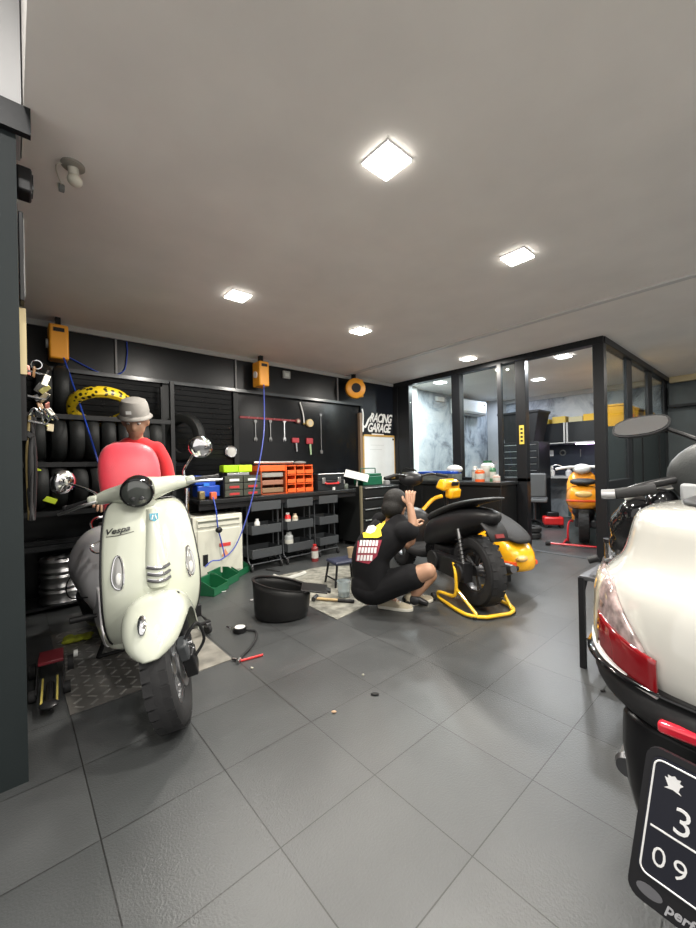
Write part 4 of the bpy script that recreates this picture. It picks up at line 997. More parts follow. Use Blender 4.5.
mb = MB(); mb.tube(smooth([(.85, -.36, 1.0), (.9, -.2, 1.03), (.95, 0, 1.03), (.9, .2, 1.03), (.85, .36, 1.0)], 5), .022, 10); mb.ell((.97, 0, 1.0), (.1, .13, .08)); mb.cyl((.97, 0, 1.0), (1.25, 0, .3), .03); mb.build('handlebar', M_wplas, osn, sub=0)
for s in (-1, 1):
    mb = MB().tube(smooth([(.9, s*.25, 1.03), (.88, s*.33, 1.07), (.87, s*.4, 1.06)], 3), .007, 6); mb.build('brake_lever', M_alu, osn)
rs_ = thing('red_paddock_stand', 'red tube paddock stand with black rollers under the office scooter', 'stand', OB, radians(18))
mb = MB()
for s in (-1, 1): mb.tube(smooth([(.02, s*.13, .3), (-.02, s*.17, .3), (-.06, s*.19, .2), (-.05, s*.19, .04), (.2, s*.2, .03), (-.3, s*.25, .025)], 3), .013, 8)
mb.tube([(-.3, -.25, .025), (-.3, .4, .03)], .013, 8); mb.build('frame', mat('red_enamel', (.6, .02, .03), .3, coat=.4), rs_)
for s in (-.28, .42): MB().lathe([(.001, -.03), (.03, -.03), (.03, .03), (.001, .03)], (-.3, s, .032), (0, 1, 0), 14).build('roller', M_rubber, rs_)

# ================================================================== back wall: tyre rack
rk = thing('tyre_rack', 'black steel tyre rack with three tiers against the back wall', 'shelf', (.0, 4.1, 0))
mb = MB()
for x in (.02, 1.2):
    for y in (-.12, .2): mb.bb((x-.018, y-.018, 0), (x+.018, y+.018, 2.0))
mb.build('upright', M_black, rk)
for z in (.52, .8, 1.2, 1.6):
    mb = MB()
    for y in (-.12, .2): mb.bb((.0, y-.015, z-.02), (1.22, y+.015, z+.02))
    mb.build('tier_rail', M_black, rk)
MB().bb((0, -.14, .5), (1.22, .22, .515)).build('shelf_board', M_black, rk)
MB().bb((0, -.14, .03), (1.22, .22, .05)).build('shelf_board', M_black, rk)
def loose_tyre(R=.215, w=.115):
    mb = MB(); h = w/2; ri = R*.62
    prof = [(ri, -h*.8), (ri+(R-ri)*.5, -h), (R-.02, -h*.9), (R, -h*.35), (R, h*.35), (R-.02, h*.9), (ri+(R-ri)*.5, h), (ri, h*.8), (ri+.012, h*.6), (R-.018, h*.7), (R-.018, -h*.7), (ri+.012, -h*.6)]
    mb_closed_lathe(mb, prof, (0, 0, R), (1, 0, 0), 32); return mb
tm_ = loose_tyre().build('tyre', mat('rack_tyre_rubber', (.010, .011, .011), .55, noise=.3, nscale=6, bump=.15, bscale=80))
tag(tm_, 'black tyre standing in the middle tier of the rack', 'tyre', 'tyres in the middle tier of the rack')
def put_tyre(x, z, lab, grp, first=[True], y=4.1, tilt=0, sc=1.0):
    if first[0]: o = tm_; first[0] = False
    else: o = dup(tm_)
    o.location = (x, y+.03, z); o.rotation_euler = (0, 0, radians(tilt)); o.scale = (1, sc, sc); o['label'] = lab; o['group'] = grp; return o
for k in range(8): put_tyre(.17+.128*k, 1.222, 'black tyre standing in the middle tier of the rack', 'tyres in the middle tier of the rack', tilt=random.uniform(-9, 9), sc=random.uniform(.93, 1.0))
for k in range(8): put_tyre(.17+.128*k, .822, 'black tyre standing in the lower tier of the rack', 'tyres in the lower tier of the rack', tilt=random.uniform(-9, 9), sc=random.uniform(.93, 1.0))
for k in range(2): put_tyre(.21+.128*k, 1.622, 'black tyre standing in the top tier left of the yellow ring', 'tyres in the top tier of the rack', tilt=random.uniform(-5, 5), sc=1.0)
for k in range(3): put_tyre(.5+.2*k, 1.58, 'black tyre standing in the top tier behind the yellow ring', 'tyres in the top tier of the rack', y=4.2, tilt=0, sc=.55) if False else None
lt = put_tyre(1.36, 1.2, 'large black tyre hanging at the right end of the tyre rack', 'tyre at the rack end', y=4.15, tilt=35, sc=1.2)
del lt['group']; lt.location.z = 1.21
MB().tube(smooth([(1.29, 4.2, 1.21), (1.4, 4.2, 1.21)], 2), .01, 6).build('rack_peg', M_black, rk, loc=(-0.0, -4.1, 0)) 
# pale tread sticker on one tyre
sk = MB().bb((.215, 3.9, 1.3), (.235, 3.906, 1.52)); 
# yellow printed tyre leaning on the top tier
ya = Vector((0, .5, .87)).normalized(); yc = AY(101, 408, 4.02)
mb = MB(); R = .26
prof = [(.19, -.035), (.215, -.05), (.245, -.045), (.262, -.02), (.262, .02), (.245, .045), (.215, .05), (.19, .035)]
mb_closed_lathe(mb, prof, (0, 0, 0), ya, 40)
o = mb.build('wrapped_tyre', mat('yellow_wrap', (.85, .6, .02), .35, noise=.0), None); o.location = yc
M_yw = MATS['yellow_wrap']; nt = M_yw.node_tree
tc = nt.nodes.new('ShaderNodeTexCoord'); vo = nt.nodes.new('ShaderNodeTexVoronoi'); vo.inputs['Scale'].default_value = 26
cr = nt.nodes.new('ShaderNodeValToRGB'); cr.color_ramp.elements[0].position = .34; cr.color_ramp.elements[0].color = (.02, .015, .005, 1); cr.color_ramp.elements[1].position = .42; cr.color_ramp.elements[1].color = (.85, .6, .02, 1)
nt.links.new(tc.outputs['Object'], vo.inputs['Vector']); nt.links.new(vo.outputs['Distance'], cr.inputs[0]); nt.links.new(cr.outputs[0], nt.nodes['Principled BSDF'].inputs['Base Color'])
tag(o, 'tyre wrapped in yellow printed tape, leaning out from the top tier of the rack', 'tyre')
# bare wheels lying on the lowest board
wl = thing('bare_wheel', 'bare steel wheel lying flat under the tyre rack', 'wheel', (.32, 4.08, .05), 0, 'bare wheels under the tyre rack')
mb = MB(); mb_closed_lathe(mb, [(.155, 0), (.165, .02), (.15, .045), (.15, .075), (.165, .1), (.155, .12), (.14, .1), (.14, .02)], (0, 0, 0), (0, 0, 1), 32); mb.build('rim', M_steel, wl)
mb = MB().lathe([(.001, .05), (.04, .05), (.05, .08), (.14, .06), (.14, .07), (.05, .095), (.04, .1), (.001, .1)], (0, 0, 0), (0, 0, 1), 28); mb.build('hub', M_alu, wl)
for x, z in ((.32, .175), (.32, .3), (.72, .05), (.72, .175), (.72, .3)): dup(wl, (x, 4.08, z))
# ================================================================== hose reels
for i, (x0, x1, lab) in enumerate(((.26, .40, 'orange hose reel under the ceiling at the left end, above the tyres'), (2.25, 2.385, 'orange hose reel under the ceiling in the middle of the back wall'))):
    t = thing('hose_reel', lab, 'hose reel', ((x0+x1)/2, 4.2, 2.12)); w_ = x1-x0
    MB().bb((-w_/2, -.06, 0), (w_/2, .12, .3)).build('casing', mat('amber_casing', (.78, .32, .02), .4), t, bevel=.015)
    MB().bb((-w_*.28, -.066, .235), (w_*.28, -.058, .268)).build('slot', M_blackp, t)
    MB().bb((-.02, .0, .3), (.02, .06, .378)).build('ceiling_bracket', M_blackm, t)
    MB().lathe([(.001, 0), (.04, 0), (.04, .015), (.001, .015)], (-w_/2, .03, .14), (-1, 0, 0), 16).build('hub_cap', M_wplas, t)
rc = AY(356, 388, 4.18)
t = thing('round_hose_reel', 'round orange hose reel under the ceiling near the wall lettering', 'hose reel', (rc.x, 4.2, 2.12))
mb = MB().lathe([(.001, -.05), (.11, -.05), (.14, -.04), (.15, -.02), (.15, .04), (.12, .06), (.001, .06)], (0, 0, .15), Vector((-.45, -.9, 0)), 32); mb.box((.1, .04, .17), (.12, .1, .26)); mb.build('casing', MATS['amber_casing'], t, bevel=.006)
mb = MB().lathe([(.045, .055), (.07, .058), (.07, .066), (.045, .066)], (0, 0, .15), Vector((-.45, -.9, 0)), 28); mb.build('drum_opening', M_blackp, t)
MB().lathe([(.001, .058), (.04, .058), (.04, .064), (.001, .064)], (0, 0, .15), Vector((-.45, -.9, 0)), 20).build('drum_centre', mat('olive', (.3, .28, .1), .5), t)
MB().bb((-.02, 0, .29), (.02, .06, .378)).build('ceiling_bracket', M_blackm, t)
def hose(name, pts, r, m, label, cat='hose'):
    mb = MB().tube(smooth(pts, 8), r, 8); return one(mb, name, m, label, cat)
e0 = AD(104, 480, 2.9)
hose('air_hose', [(.36, 4.13, 2.13), AY(80, 405, 3.9), AY(93, 445, 3.5), e0, (.55, 2.95, .78)], .0065, M_hose, 'blue air hose running from the left reel down behind the red seat')
H2 = [(2.3, 4.13, 2.13), AY(264, 430, 3.85), AY(258, 470, 3.8), AY(249, 510, 3.78), AY(236, 545, 3.76), AY(222, 559, 3.74), AY(212, 561, 3.72), AY(205, 567, 3.7)]
hose('air_hose', H2, .0065, mat('pale_blue_hose', (.07, .1, .42), .35), 'blue air hose hanging in a long bow from the middle reel to the green bins')
hose('air_hose', [AY(213, 497, 3.86), AY(216, 510, 3.8), AY(218, 528, 3.78), AY(221, 540, 3.77), AY(225, 557, 3.75)], .007, M_hose, 'short dark blue air hose hanging from the orange coupling on the bench')
hf = AY(219, 530, 3.77); one(MB().ell(hf, (.035, .03, .03)), 'hose_stop', M_blackp, 'black ball stop on the short blue hose in front of the cream cabinet', 'hose stop')
hose('power_cable', [(.42, 4.38, 2.2), (.7, 4.38, 2.08), (.86, 4.38, 2.13), (.9, 4.38, 2.3), (.9, 4.38, 2.44)], .006, M_hose, 'thin blue cable looped on the black wall beside the left reel', 'cable')
for k, (x, y) in enumerate(((236, 366), (116, 340), (338, 378))):
    p = AY(x, y, 4.37); one(MB().bb((p.x-.008, 4.375, 2.1), (p.x+.008, 4.395, 2.45)), 'conduit', mat('conduit_grey', (.2, .2, .2), .5), ['grey conduit on the fascia left of the middle hose reel', 'grey conduit on the fascia above the yellow tyre', 'grey conduit on the fascia left of the round reel'][k], 'conduit')
p = AY(286, 375, 4.39); t = thing('wall_socket', 'small grey socket box on the fascia right of the middle hose reel', 'socket', (p.x, 4.395, p.z-.05)); MB().bb((-.055, -.03, 0), (.055, 0, .1)).build('box', mat('socket_grey', (.25, .26, .25), .5), t, bevel=.006); MB().bb((-.03, -.036, .025), (.03, -.029, .07)).build('socket_face', mat('socket_face', (.4, .42, .4), .5), t)

# ================================================================== workbench along the back wall
wb = thing('workbench', 'long black workbench along the back wall with tool carts beneath', 'workbench', (2.45, 4.12, 0))
M_bt = mat('black_worktop', (.018, .019, .02), .32, noise=.3, nscale=6)
MB().bb((-1.05, -.28, .78), (1.05, .28, .82)).build('worktop', M_bt, wb, bevel=.004)
for x in (-1.0, -.5, 1.0):
    MB().bb((x-.03, .18, 0), (x+.03, .24, .78)).build('leg', M_blackm, wb)
MB().bb((-1.05, -.26, .72), (1.05, -.24, .78)).build('apron', M_blackm, wb)
BZ = .82
# parts organiser drawers
def P_(x, y, Y=4.1): return AY(x, y, Y)
ob = thing('parts_organiser', 'low black organiser with red-labelled drawers on the bench, left of the orange bins', 'organiser', (1.92, 4.1, BZ))
MB().bb((-.22, -.14, 0), (.22, .14, .235)).build('casing', M_blackp, ob, bevel=.006)
for r_ in range(3):
    for c_ in range(2):
        d_ = MB().bb((-.21+.215*c_, -.155, .01+.075*r_), (-.005+.215*c_, -.14, .077+.075*r_)).build('drawer', mat('drawer_olive', (.05, .055, .04), .45), ob, bevel=.003)
        MB().bb((-.16+.215*c_, -.160, .025+.075*r_), (-.05+.215*c_, -.155, .05+.075*r_)).build('label_strip', mat('label_red', (.4, .03, .03), .5) if r_ < 2 else M_wplas, d_)
one(MB().bb((1.76, 4.0, BZ+.235), (2.02, 4.14, BZ+.265)), 'metal_tray', M_steel, 'flat steel tray between the organiser and the lime green box', 'tray', bevel=.004)
lg = thing('lime_box', 'lime green plastic case on top of the black organiser', 'case', (1.9, 4.08, BZ+.27)); MB().bb((-.17, -.06, 0), (0, .06, .08)).build('body', mat('lime_plastic', (.35, .6, .01), .35), lg, bevel=.01); MB().bb((.004, -.06, 0), (.17, .06, .08)).build('lid', mat('lime_plastic_light', (.5, .8, .02), .35), lg, bevel=.01)
for k, (a, b) in enumerate((((.0), .5), (.06, .8))):
    pass
bc = thing('blue_tool_case', 'blue plastic tool case standing on the left end of the bench', 'case', (1.53, 4.08, BZ)); MB().box((0, 0, .19), (.22, .14, .1), rot(0, 5, 0)).build('lid', M_blue, bc, bevel=.012); MB().box((.03, 0, .08), (.24, .16, .12)).build('tray', M_blue, bc, bevel=.012); MB().box((0, -.08, .15), (.06, .02, .03)).build('latch', mat('blue_light', (.03, .2, .7), .4), bc)
cp = P_(213, 495, 3.92); one(MB().bb((cp.x-.03, 3.89, BZ), (cp.x+.03, 3.95, BZ+.075)), 'hose_coupling', mat('coral_plastic', (.7, .13, .05), .45), 'orange coupling block at the front edge of the bench', 'coupling', bevel=.008)
cp = P_(202, 496, 3.95); one(MB().bb((1.43, 3.92, BZ), (1.49, 4.0, BZ+.09)), 'small_engine_part', mat('bronze_part', (.25, .2, .1), .4, .6), 'small brass-coloured engine part on the bench beside the orange coupling', 'engine part', bevel=.012)
dp = P_(190, 500, 3.9); db = thing('polished_damper', 'polished steel damper tube standing upright left of the cream cabinet', 'damper', (1.3, 3.92, 0)); MB().cyl((0, 0, .0), (0, 0, .95), .028, 18).build('tube', M_chrome, db); MB().cyl((0, 0, .62), (0, 0, .63), .031, 18).build('ring', M_blackp, db); MB().lathe([(.001, 0), (.05, 0), (.05, .01), (.001, .01)], (0, 0, 0), (0, 0, 1), 18).build('foot', M_blackm, db)
# orange bin rack: long low shelf and a block of nine open bins
ol = thing('orange_shelf', 'orange framed shelf holding boxes, between the organiser and the nine orange bins', 'shelf', (2.31, 4.1, BZ))
MB().bb((-.17, -.14, .27), (.17, .14, .34)).build('top_tray', M_oran, ol, bevel=.006)
mb = MB(); mb.bb((-.17, -.14, 0), (-.155, .14, .27)); mb.bb((.155, -.14, 0), (.17, .14, .27)); mb.bb((-.17, -.14, 0), (.17, .14, .012)); mb.bb((-.17, .12, 0), (.17, .14, .3)); mb.build('frame', mat('rust_frame', (.3, .06, .02), .5), ol)
for z, c_, nm in ((.02, (.22, .14, .08), 'parcel'), (.11, (.3, .14, .09), 'parcel'), (.2, (.28, .27, .25), 'spanner_roll')):
    o = one(MB().bb((2.17, 3.98, BZ+z), (2.45, 4.16, BZ+z+.055)), nm, mat('box_%d' % int(z*100), c_, .6), {.02: 'brown box in the bottom of the orange framed shelf', .11: 'reddish brown box in the middle of the orange framed shelf', .2: 'grey roll on top of the boxes in the orange framed shelf'}[z], 'box', bevel=.006)
on = thing('orange_bin_block', 'block of nine small orange open bins on the bench', 'storage bins', (2.665, 4.08, BZ))
mb = MB(); mb.bb((-.19, .1, 0), (.19, .14, .34)); mb.bb((-.19, -.14, 0), (.19, .14, .012))
for i in range(4): x = -.19+.1267*i; mb.bb((x-.006, -.13, 0), (x+.006, .12, .34))
mb.build('rack', M_oran, on)
for r_ in range(3):
    for c_ in range(3):
        x0 = -.184+.1267*c_; z0 = .012+.11*r_
        mb = MB(); mb.bb((x0, -.15, z0), (x0+.115, .09, z0+.008)); mb.bb((x0, -.155, z0), (x0+.115, -.147, z0+.045)); mb.bb((x0, -.15, z0+.09), (x0+.115, .1, z0+.1)); mb.bb((x0, .085, z0), (x0+.115, .092, z0+.09))
        bn = mb.build('bin', M_oran, on, bevel=.002)
        if (r_+c_) % 3 != 1: MB().bb((x0+.02, -.12, z0+.008), (x0+.095, .06, z0+.035)).build('bin_contents', M_blackm, bn, bevel=.01)
one(MB().ell((2.74, 4.05, BZ+.365), (.09, .05, .022)), 'rag', mat('grey_rag', (.2, .2, .19), .9), 'crumpled grey rag on top of the nine orange bins', 'cloth')
hose('steel_bar', [(2.12, 4.08, BZ+.375), (2.4, 4.08, BZ+.372), (2.66, 4.08, BZ+.372)], .018, mat('bare_steel', (.4, .4, .38), .35, .9), 'grey steel bar lying across the top of the orange shelf', 'bar')
# black case with red handle
bx = thing('flight_case', 'black tool case with red handle and two silver latches on the bench', 'tool case', (3.17, 4.08, BZ)); 
MB().bb((-.22, -.12, 0), (.22, .12, .13)).build('body', mat('case_black', (.016, .018, .02), .4), bx, bevel=.006); MB().bb((-.22, -.12, .132), (.22, .12, .215)).build('lid', MATS['case_black'], bx, bevel=.006)
mb = MB(); mb.tube([(-.215, -.123, .212), (.215, -.123, .212)], .006, 6); mb.build('edge_rail', M_steel, bx)
for s in (-1, 1): MB().bb((s*.13-.025, -.135, .085), (s*.13+.025, -.12, .165)).build('latch', M_alu, bx, bevel=.004)
MB().tube(smooth([(-.1, -.125, .1), (-.09, -.15, .085), (.09, -.15, .085), (.1, -.125, .1)], 4), .011, 8).build('handle', M_red, bx)
one(MB().cyl((3.2, 3.95, BZ), (3.2, 3.95, BZ+.035), .018, 14), 'bottle_cap', M_wplas, 'small white cap on the bench in front of the black tool case', 'cap')
for x, h, c_, l_ in ((3.44, .12, (.35, .35, .33), 'grey tin on the bench just right of the black tool case'), (3.42, .07, (.12, .14, .12), 'short dark jar in front of the grey tin on the bench')):
    o = one(MB().lathe([(.03, 0), (.032, h*.1), (.032, h*.85), (.026, h), (.001, h)], (x, 4.05 if h > .1 else 3.96, BZ), (0, 0, 1), 16), 'tin', mat('tin_%d' % int(h*100), c_, .4, .3), l_, 'tin')
# things hung on the black panel
wd = P_(231, 452, 4.40); t = thing('round_lamp_lens', 'round silver disc hanging on the black wall above the lime green case', 'disc', (wd.x, 4.40, wd.z)); MB().lathe([(.001, 0), (.075, 0), (.075, .01), (.06, .02), (.001, .012)], (0, 0, 0), (0, -1, 0), 28).build('rim', M_alu, t); MB().lathe([(.001, .014), (.052, .02), (.052, .024), (.001, .03)], (0, 0, 0), (0, -1, 0), 24).build('face', mat('disc_face', (.5, .5, .48), .4), t)
a_ = P_(240, 417, 4.41); b_ = P_(300, 421, 4.41)
t = thing('tool_rail', 'long thin red tool rail on the black wall panel', 'rail', (a_.x, 4.41, a_.z)); MB().bb((0, -.012, -.012), (b_.x-a_.x, .008, .012)).build('bar', mat('rail_red', (.22, .015, .02), .4), t)
for k in range(7): MB().tube([(.1+k*.12, -.01, 0), (.1+k*.12, -.04, -.004), (.1+k*.12, -.045, .012)], .003, 6).build('hook', M_steel, t)
for i, (x, l_) in enumerate(((256, 'dark steel spanner hanging under the red rail, leftmost of three'), (271, 'dark steel spanner hanging under the red rail, middle of three'), (285, 'bright double spanner hanging under the red rail, rightmost of three'))):
    p = P_(x, 420, 4.39); q = P_(x+(0 if i < 2 else 1), 441, 4.39); L_ = p.z-q.z
    t = thing('spanner', l_, 'spanner', (p.x, 4.41, q.z)); m_ = M_alu if i == 2 else mat('dull_steel', (.2, .2, .2), .4, .8)
    MB().tube([(0, 0, .03), (0, 0, L_-.02)], .009, 8).build('shank', m_, t); MB().lathe([(.012, -.008), (.022, -.008), (.022, .008), (.012, .008)], (0, 0, L_-.015), (0, 1, 0), 16).build('ring_end', m_, t)
    mb = MB(); mb.prism([(-.024, 0), (-.012, -.028), (-.006, 0), (.006, 0), (.012, -.028), (.024, 0), (.014, .03), (-.014, .03)], (0, 0, .02), frame((0, -1, 0), (0, 0, 1)), .012); mb.build('jaw', m_, t)
for (x, y, r_, c_, l_) in ((298, 421, .032, (.2, .06, .05), 'small dark red tape roll on the wall at the end of the red rail'), (310, 423, .055, (.55, .42, .2), 'tan tape roll hanging on the black wall')):
    p = P_(x, y, 4.39); t = thing('tape_roll', l_, 'tape', (p.x, 4.40, p.z)); mb = MB(); mb_closed_lathe(mb, [(r_*.5, -.02), (r_, -.02), (r_, .02), (r_*.5, .02)], (0, 0, 0), (0, 1, 0), 24); mb.build('tape', mat('tape_%d' % x, c_, .5), t); MB().lathe([(r_*.5, -.022), (r_*.6, -.022), (r_*.6, .022), (r_*.5, .022)], (0, 0, 0), (0, 1, 0), 20).build('core', mat('card', (.5, .45, .35), .8), t)
for (x, y0, y1, c_, l_) in ((297, 436, 453, M_alu, 'red clamp with steel jaw hanging under the tape roll, the left one'), (311, 436, 456, mat('pale_green', (.35, .5, .3), .4), 'red-gripped pliers with pale green tip hanging right of the clamp')):
    p = P_(x, y0, 4.38); q = P_(x, y1, 4.38); t = thing('clamp', l_, 'clamp', (p.x, 4.405, q.z)); L_ = p.z-q.z
    MB().box((-.01, 0, L_*.75), (.11, .03, L_*.3)).build('grip', mat('clamp_red', (.35, .03, .04), .4), t, bevel=.01); MB().tube([(0, 0, L_*.6), (.01, 0, .02)], [.016, .012], 10).build('jaw', c_, t)
p = P_(300, 402, 4.4); q = P_(304, 423, 4.4); t = thing('zip_cord', 'white curved cord hanging from the ledge above the tape roll', 'cord', (q.x, 4.40, q.z)); MB().tube(smooth([(p.x-q.x, 0, p.z-q.z), (-.01, 0, .12), (0, 0, 0)], 5), .008, 8).build('cord', M_wplas, t); MB().ell((0, 0, -.01), (.02, .012, .016)).build('cord_end', mat('brass', (.5, .35, .1), .3, 1), t)
p = P_(322, 415, 4.4); q = P_(322, 454, 4.4); t = thing('long_screwdriver', 'long thin steel rod hanging alone on the glossy black panel', 'rod', (q.x, 4.412, q.z)); MB().tube([(0, 0, .04), (0, 0, p.z-q.z)], .006, 8).build('rod', MATS['dull_steel'], t); MB().box((0, 0, .03), (.045, .02, .05)).build('hook_end', MATS['dull_steel'], t, bevel=.004); MB().lathe([(.012, -.006), (.02, -.006), (.02, .006), (.012, .006)], (0, 0, p.z-q.z), (0, 1, 0), 14).build('eye', MATS['dull_steel'], t)

# ================================================================== cream cabinet and carts
cb = thing('cream_cabinet', 'cream metal cabinet with warning label under the left end of the bench', 'cabinet', (1.59, 4.05, 0))
M_cc = mat('cream_enamel', (.62, .62, .53), .35, noise=.04)
MB().bb((-.26, -.2, .04), (.26, .2, .66)).build('body', M_cc, cb, bevel=.008)
mb = MB(); mb.bb((-.22, -.212, .07), (.23, -.2, .52)); dr_ = mb.build('door', M_cc, cb, bevel=.006)
MB().bb((-.17, -.217, .17), (-.12, -.211, .28)).build('pull_slot', M_blackp, dr_)
MB().bb((.0, -.216, .335), (.12, -.211, .37)).build('red_label', mat('label_red2', (.6, .05, .04), .5), dr_)
wlb = MB().prism([(-.04, -.035), (.04, -.035), (0, .04)], (.06, -.214, .27), frame((0, -1, 0), (0, 0, 1)), .004).build('warning_triangle', mat('warn', (.7, .3, .15), .5), dr_)
mb = MB(); mb.bb((-.22, -.213, .55), (.23, -.2, .63)); dw = mb.build('drawer', M_cc, cb, bevel=.006)
MB().bb((-.21, -.218, .597), (.22, -.212, .613)).build('drawer_grip', mat('olive_dark', (.12, .13, .1), .5), dw)
MB().bb((-.25, -.19, 0), (.25, .19, .04)).build('plinth', M_blackp, cb)
M_cart = mat('cart_slate', (.05, .055, .06), .42)
def make_cart(w, name='trolley'):
    t = thing('tool_trolley', 'grey three-tier steel trolley under the bench', 'trolley', (0, 0, 0), 0, None)
    for z in (.66, .40, .14):
        mb = MB(); d = .3; hh = .1
        mb.bb((-w/2, -d/2, z), (w/2, d/2, z+.006))
        for a, b in (((-w/2, -d/2), (w/2, -d/2+.004)), ((-w/2, d/2-.004), (w/2, d/2)), ((-w/2, -d/2), (-w/2+.004, d/2)), ((w/2-.004, -d/2), (w/2, d/2))): mb.bb((a[0], a[1], z), (b[0], b[1], z+hh))
        mb.build('tray', M_cart, t, bevel=.004)
    for s in (-1, 1):
        MB().tube(smooth([(s*(w/2+.01), -.06, .77), (s*(w/2+.01), -.06, .2), (s*(w/2+.01), -.1, .09), (s*(w/2), -.13, .08)], 3)+[Vector((s*w/2, .13, .08))], .008, 8).build('side_frame', M_cart, t)
        MB().tube([(s*(w/2+.01), .06, .09), (s*(w/2+.01), .06, .77), (s*(w/2+.01), -.06, .77)], .008, 8).build('side_frame', M_cart, t)
    MB().tube([(-w/2, -.13, .08), (w/2, -.13, .08)], .007, 8).build('cross_bar', M_cart, t)
    for sx_ in (-1, 1):
        for sy_ in (-1, 1):
            c_ = thing('caster', None, None, (sx_*w/2, sy_*.13, 0)); c_.parent = t
            MB().lathe([(.001, -.01), (.026, -.01), (.03, -.006), (.03, .006), (.026, .01), (.001, .01)], (0, 0, .03), (1, 0, 0), 16).build('caster_wheel', M_rubber, c_)
            MB().box((0, 0, .055), (.032, .03, .04)).build('fork', M_dsteel, c_, bevel=.003)
    return t
c1 = make_cart(.37); c1.location = (2.135, 3.98, 0); c1['label'] = 'grey three-tier steel trolley under the bench, leftmost of three, holding a white bottle'
c2 = make_cart(.37); c2.location = (2.585, 3.98, 0); c2['label'] = 'grey three-tier steel trolley under the bench, middle of three, holding a red can'
c3 = make_cart(.3); c3.location = (3.03, 4.0, 0); c3['label'] = 'narrower grey steel trolley under the bench, rightmost of three'
for c_ in (c1, c2, c3): c_['group'] = 'tool trolleys under the bench'
def can(name, p, r, h, m, label, cat, capm=None, neck=.6):
    t = thing(name, label, cat, p); MB().lathe([(.001, 0), (r, 0), (r, h*.78), (r*neck, h*.88), (r*neck, h*.9), (.001, h*.9)], (0, 0, 0), (0, 0, 1), 18).build('body', m, t); MB().lathe([(r*neck*1.05, h*.9), (r*neck*1.05, h), (.001, h)], (0, 0, 0), (0, 0, 1), 16).build('cap', capm or m, t); MB().lathe([(r*1.01, h*.2), (r*1.015, h*.22), (r*1.015, h*.6), (r*1.01, h*.62)], (0, 0, 0), (0, 0, 1), 18).build('label_band', mat('paper_label', (.5, .5, .45), .6), t); return t
can('spray_bottle', (2.05, 3.9, .406), .03, .16, M_wplas, 'white bottle in the middle tray of the leftmost trolley', 'bottle')
can('red_can', (2.45, 3.9, .406), .035, .19, M_red, 'red can in the middle tray of the middle trolley', 'can', M_wplas)
can('beige_bottle', (2.55, 3.9, .406), .035, .17, mat('beige_plastic', (.5, .42, .3), .5), 'beige bottle right of the red can in the middle trolley', 'bottle')
can('clear_jar', (2.46, 3.9, .146), .05, .22, mat('clear_grey', (.4, .42, .42), .2, coat=.5), 'pale grey jar in the bottom tray of the middle trolley', 'jar')
pb = FZ(315, 561); can('oil_bottle', pb, .042, .2, mat('red_brown_plastic', (.2, .03, .03), .35), 'reddish brown oil bottle standing on the floor in front of the trolleys', 'bottle', M_red, .5)

# ================================================================== drawer cabinet with things on top, wall sign, whiteboard
dc = thing('drawer_cabinet', 'black drawer cabinet with steel handles under the whiteboard', 'cabinet', (4.0, 4.1, 0))
MB().bb((-.4, -.24, .06), (.4, .24, .84)).build('body', mat('cab_black', (.014, .015, .015), .4), dc, bevel=.006)
MB().bb((-.42, -.26, .06), (-.385, -.235, .85)).build('edge_strip', mat('khaki_edge', (.16, .14, .09), .5), dc)
for k in range(5):
    d_ = MB().bb((-.37, -.258, .1+.148*k), (.37, -.24, .238+.148*k)).build('drawer', MATS['cab_black'], dc, bevel=.004)
    MB().bb((-.34, -.272, .215+.148*k), (.34, -.258, .23+.148*k)).build('handle', M_steel, d_, bevel=.003)
for sx_ in (-1, 1):
    for sy_ in (-1, 1): MB().cyl((sx_*.35, sy_*.19, 0), (sx_*.35, sy_*.19, .06), .025, 12).build('foot', M_rubber, dc)
gt = thing('green_toolbox', 'dark green toolbox with raised handle on the drawer cabinet', 'toolbox', (4.0, 4.12, .84))
MB().bb((-.2, -.1, 0), (.2, .1, .13)).build('body', mat('toolbox_green', (.01, .1, .05), .35), gt, bevel=.008); MB().bb((-.19, -.09, .133), (.19, .09, .17)).build('lid', MATS['toolbox_green'], gt, bevel=.008)
MB().tube(smooth([(-.15, 0, .165), (-.15, 0, .235), (-.12, 0, .245), (.12, 0, .245), (.15, 0, .235), (.15, 0, .165)], 3), .008, 8).build('handle', MATS['toolbox_green'], gt)
wp = [AY(343, 469, 3.98), AY(352, 468, 4.05), AY(364, 480, 3.98), AY(357, 483, 3.9)]
cbd = thing('clipboard', 'white tilted board leaning at the left end of the drawer cabinet', 'board', (3.62, 3.98, .84))
MB().prism([(-.07, -.17), (.07, -.17), (.07, .17), (-.07, .17)], (.02, 0, .15), frame((-.35, -.62, .7), (-.72, 0, .69)), .008).build('sheet', M_wplas, cbd); MB().tube([(.03, 0, .1), (.02, 0, .0)], .012, 8).build('prop', mat('pale_prop', (.4, .4, .36), .5), cbd)
for k, (x, y, z, r_, c_, l_) in enumerate(((4.25, 3.98, .05, .05, (.3, .3, .3), 'small grey machine part on the drawer cabinet beside the green toolbox'), (4.33, 4.15, .09, .035, (.5, .5, .45), 'pale spray can on the right end of the drawer cabinet'))):
    one(MB().lathe([(.001, 0), (r_, 0), (r_, z), (r_*.6, z*1.2), (.001, z*1.2)], (x, y, .84), (0, 0, 1), 14), ['machine_part', 'spray_can'][k], mat('top_%d' % k, c_, .4, .3), l_, ['part', 'can'][k])
bo = thing('whiteboard', 'whiteboard in a yellow wooden frame on the dark wall', 'whiteboard', (4.53, 4.395, .9))
MB().bb((-.35, -.012, .02), (.35, 0, .69)).build('panel', mat('whiteboard_white', (.72, .76, .77), .25, noise=.03), bo)
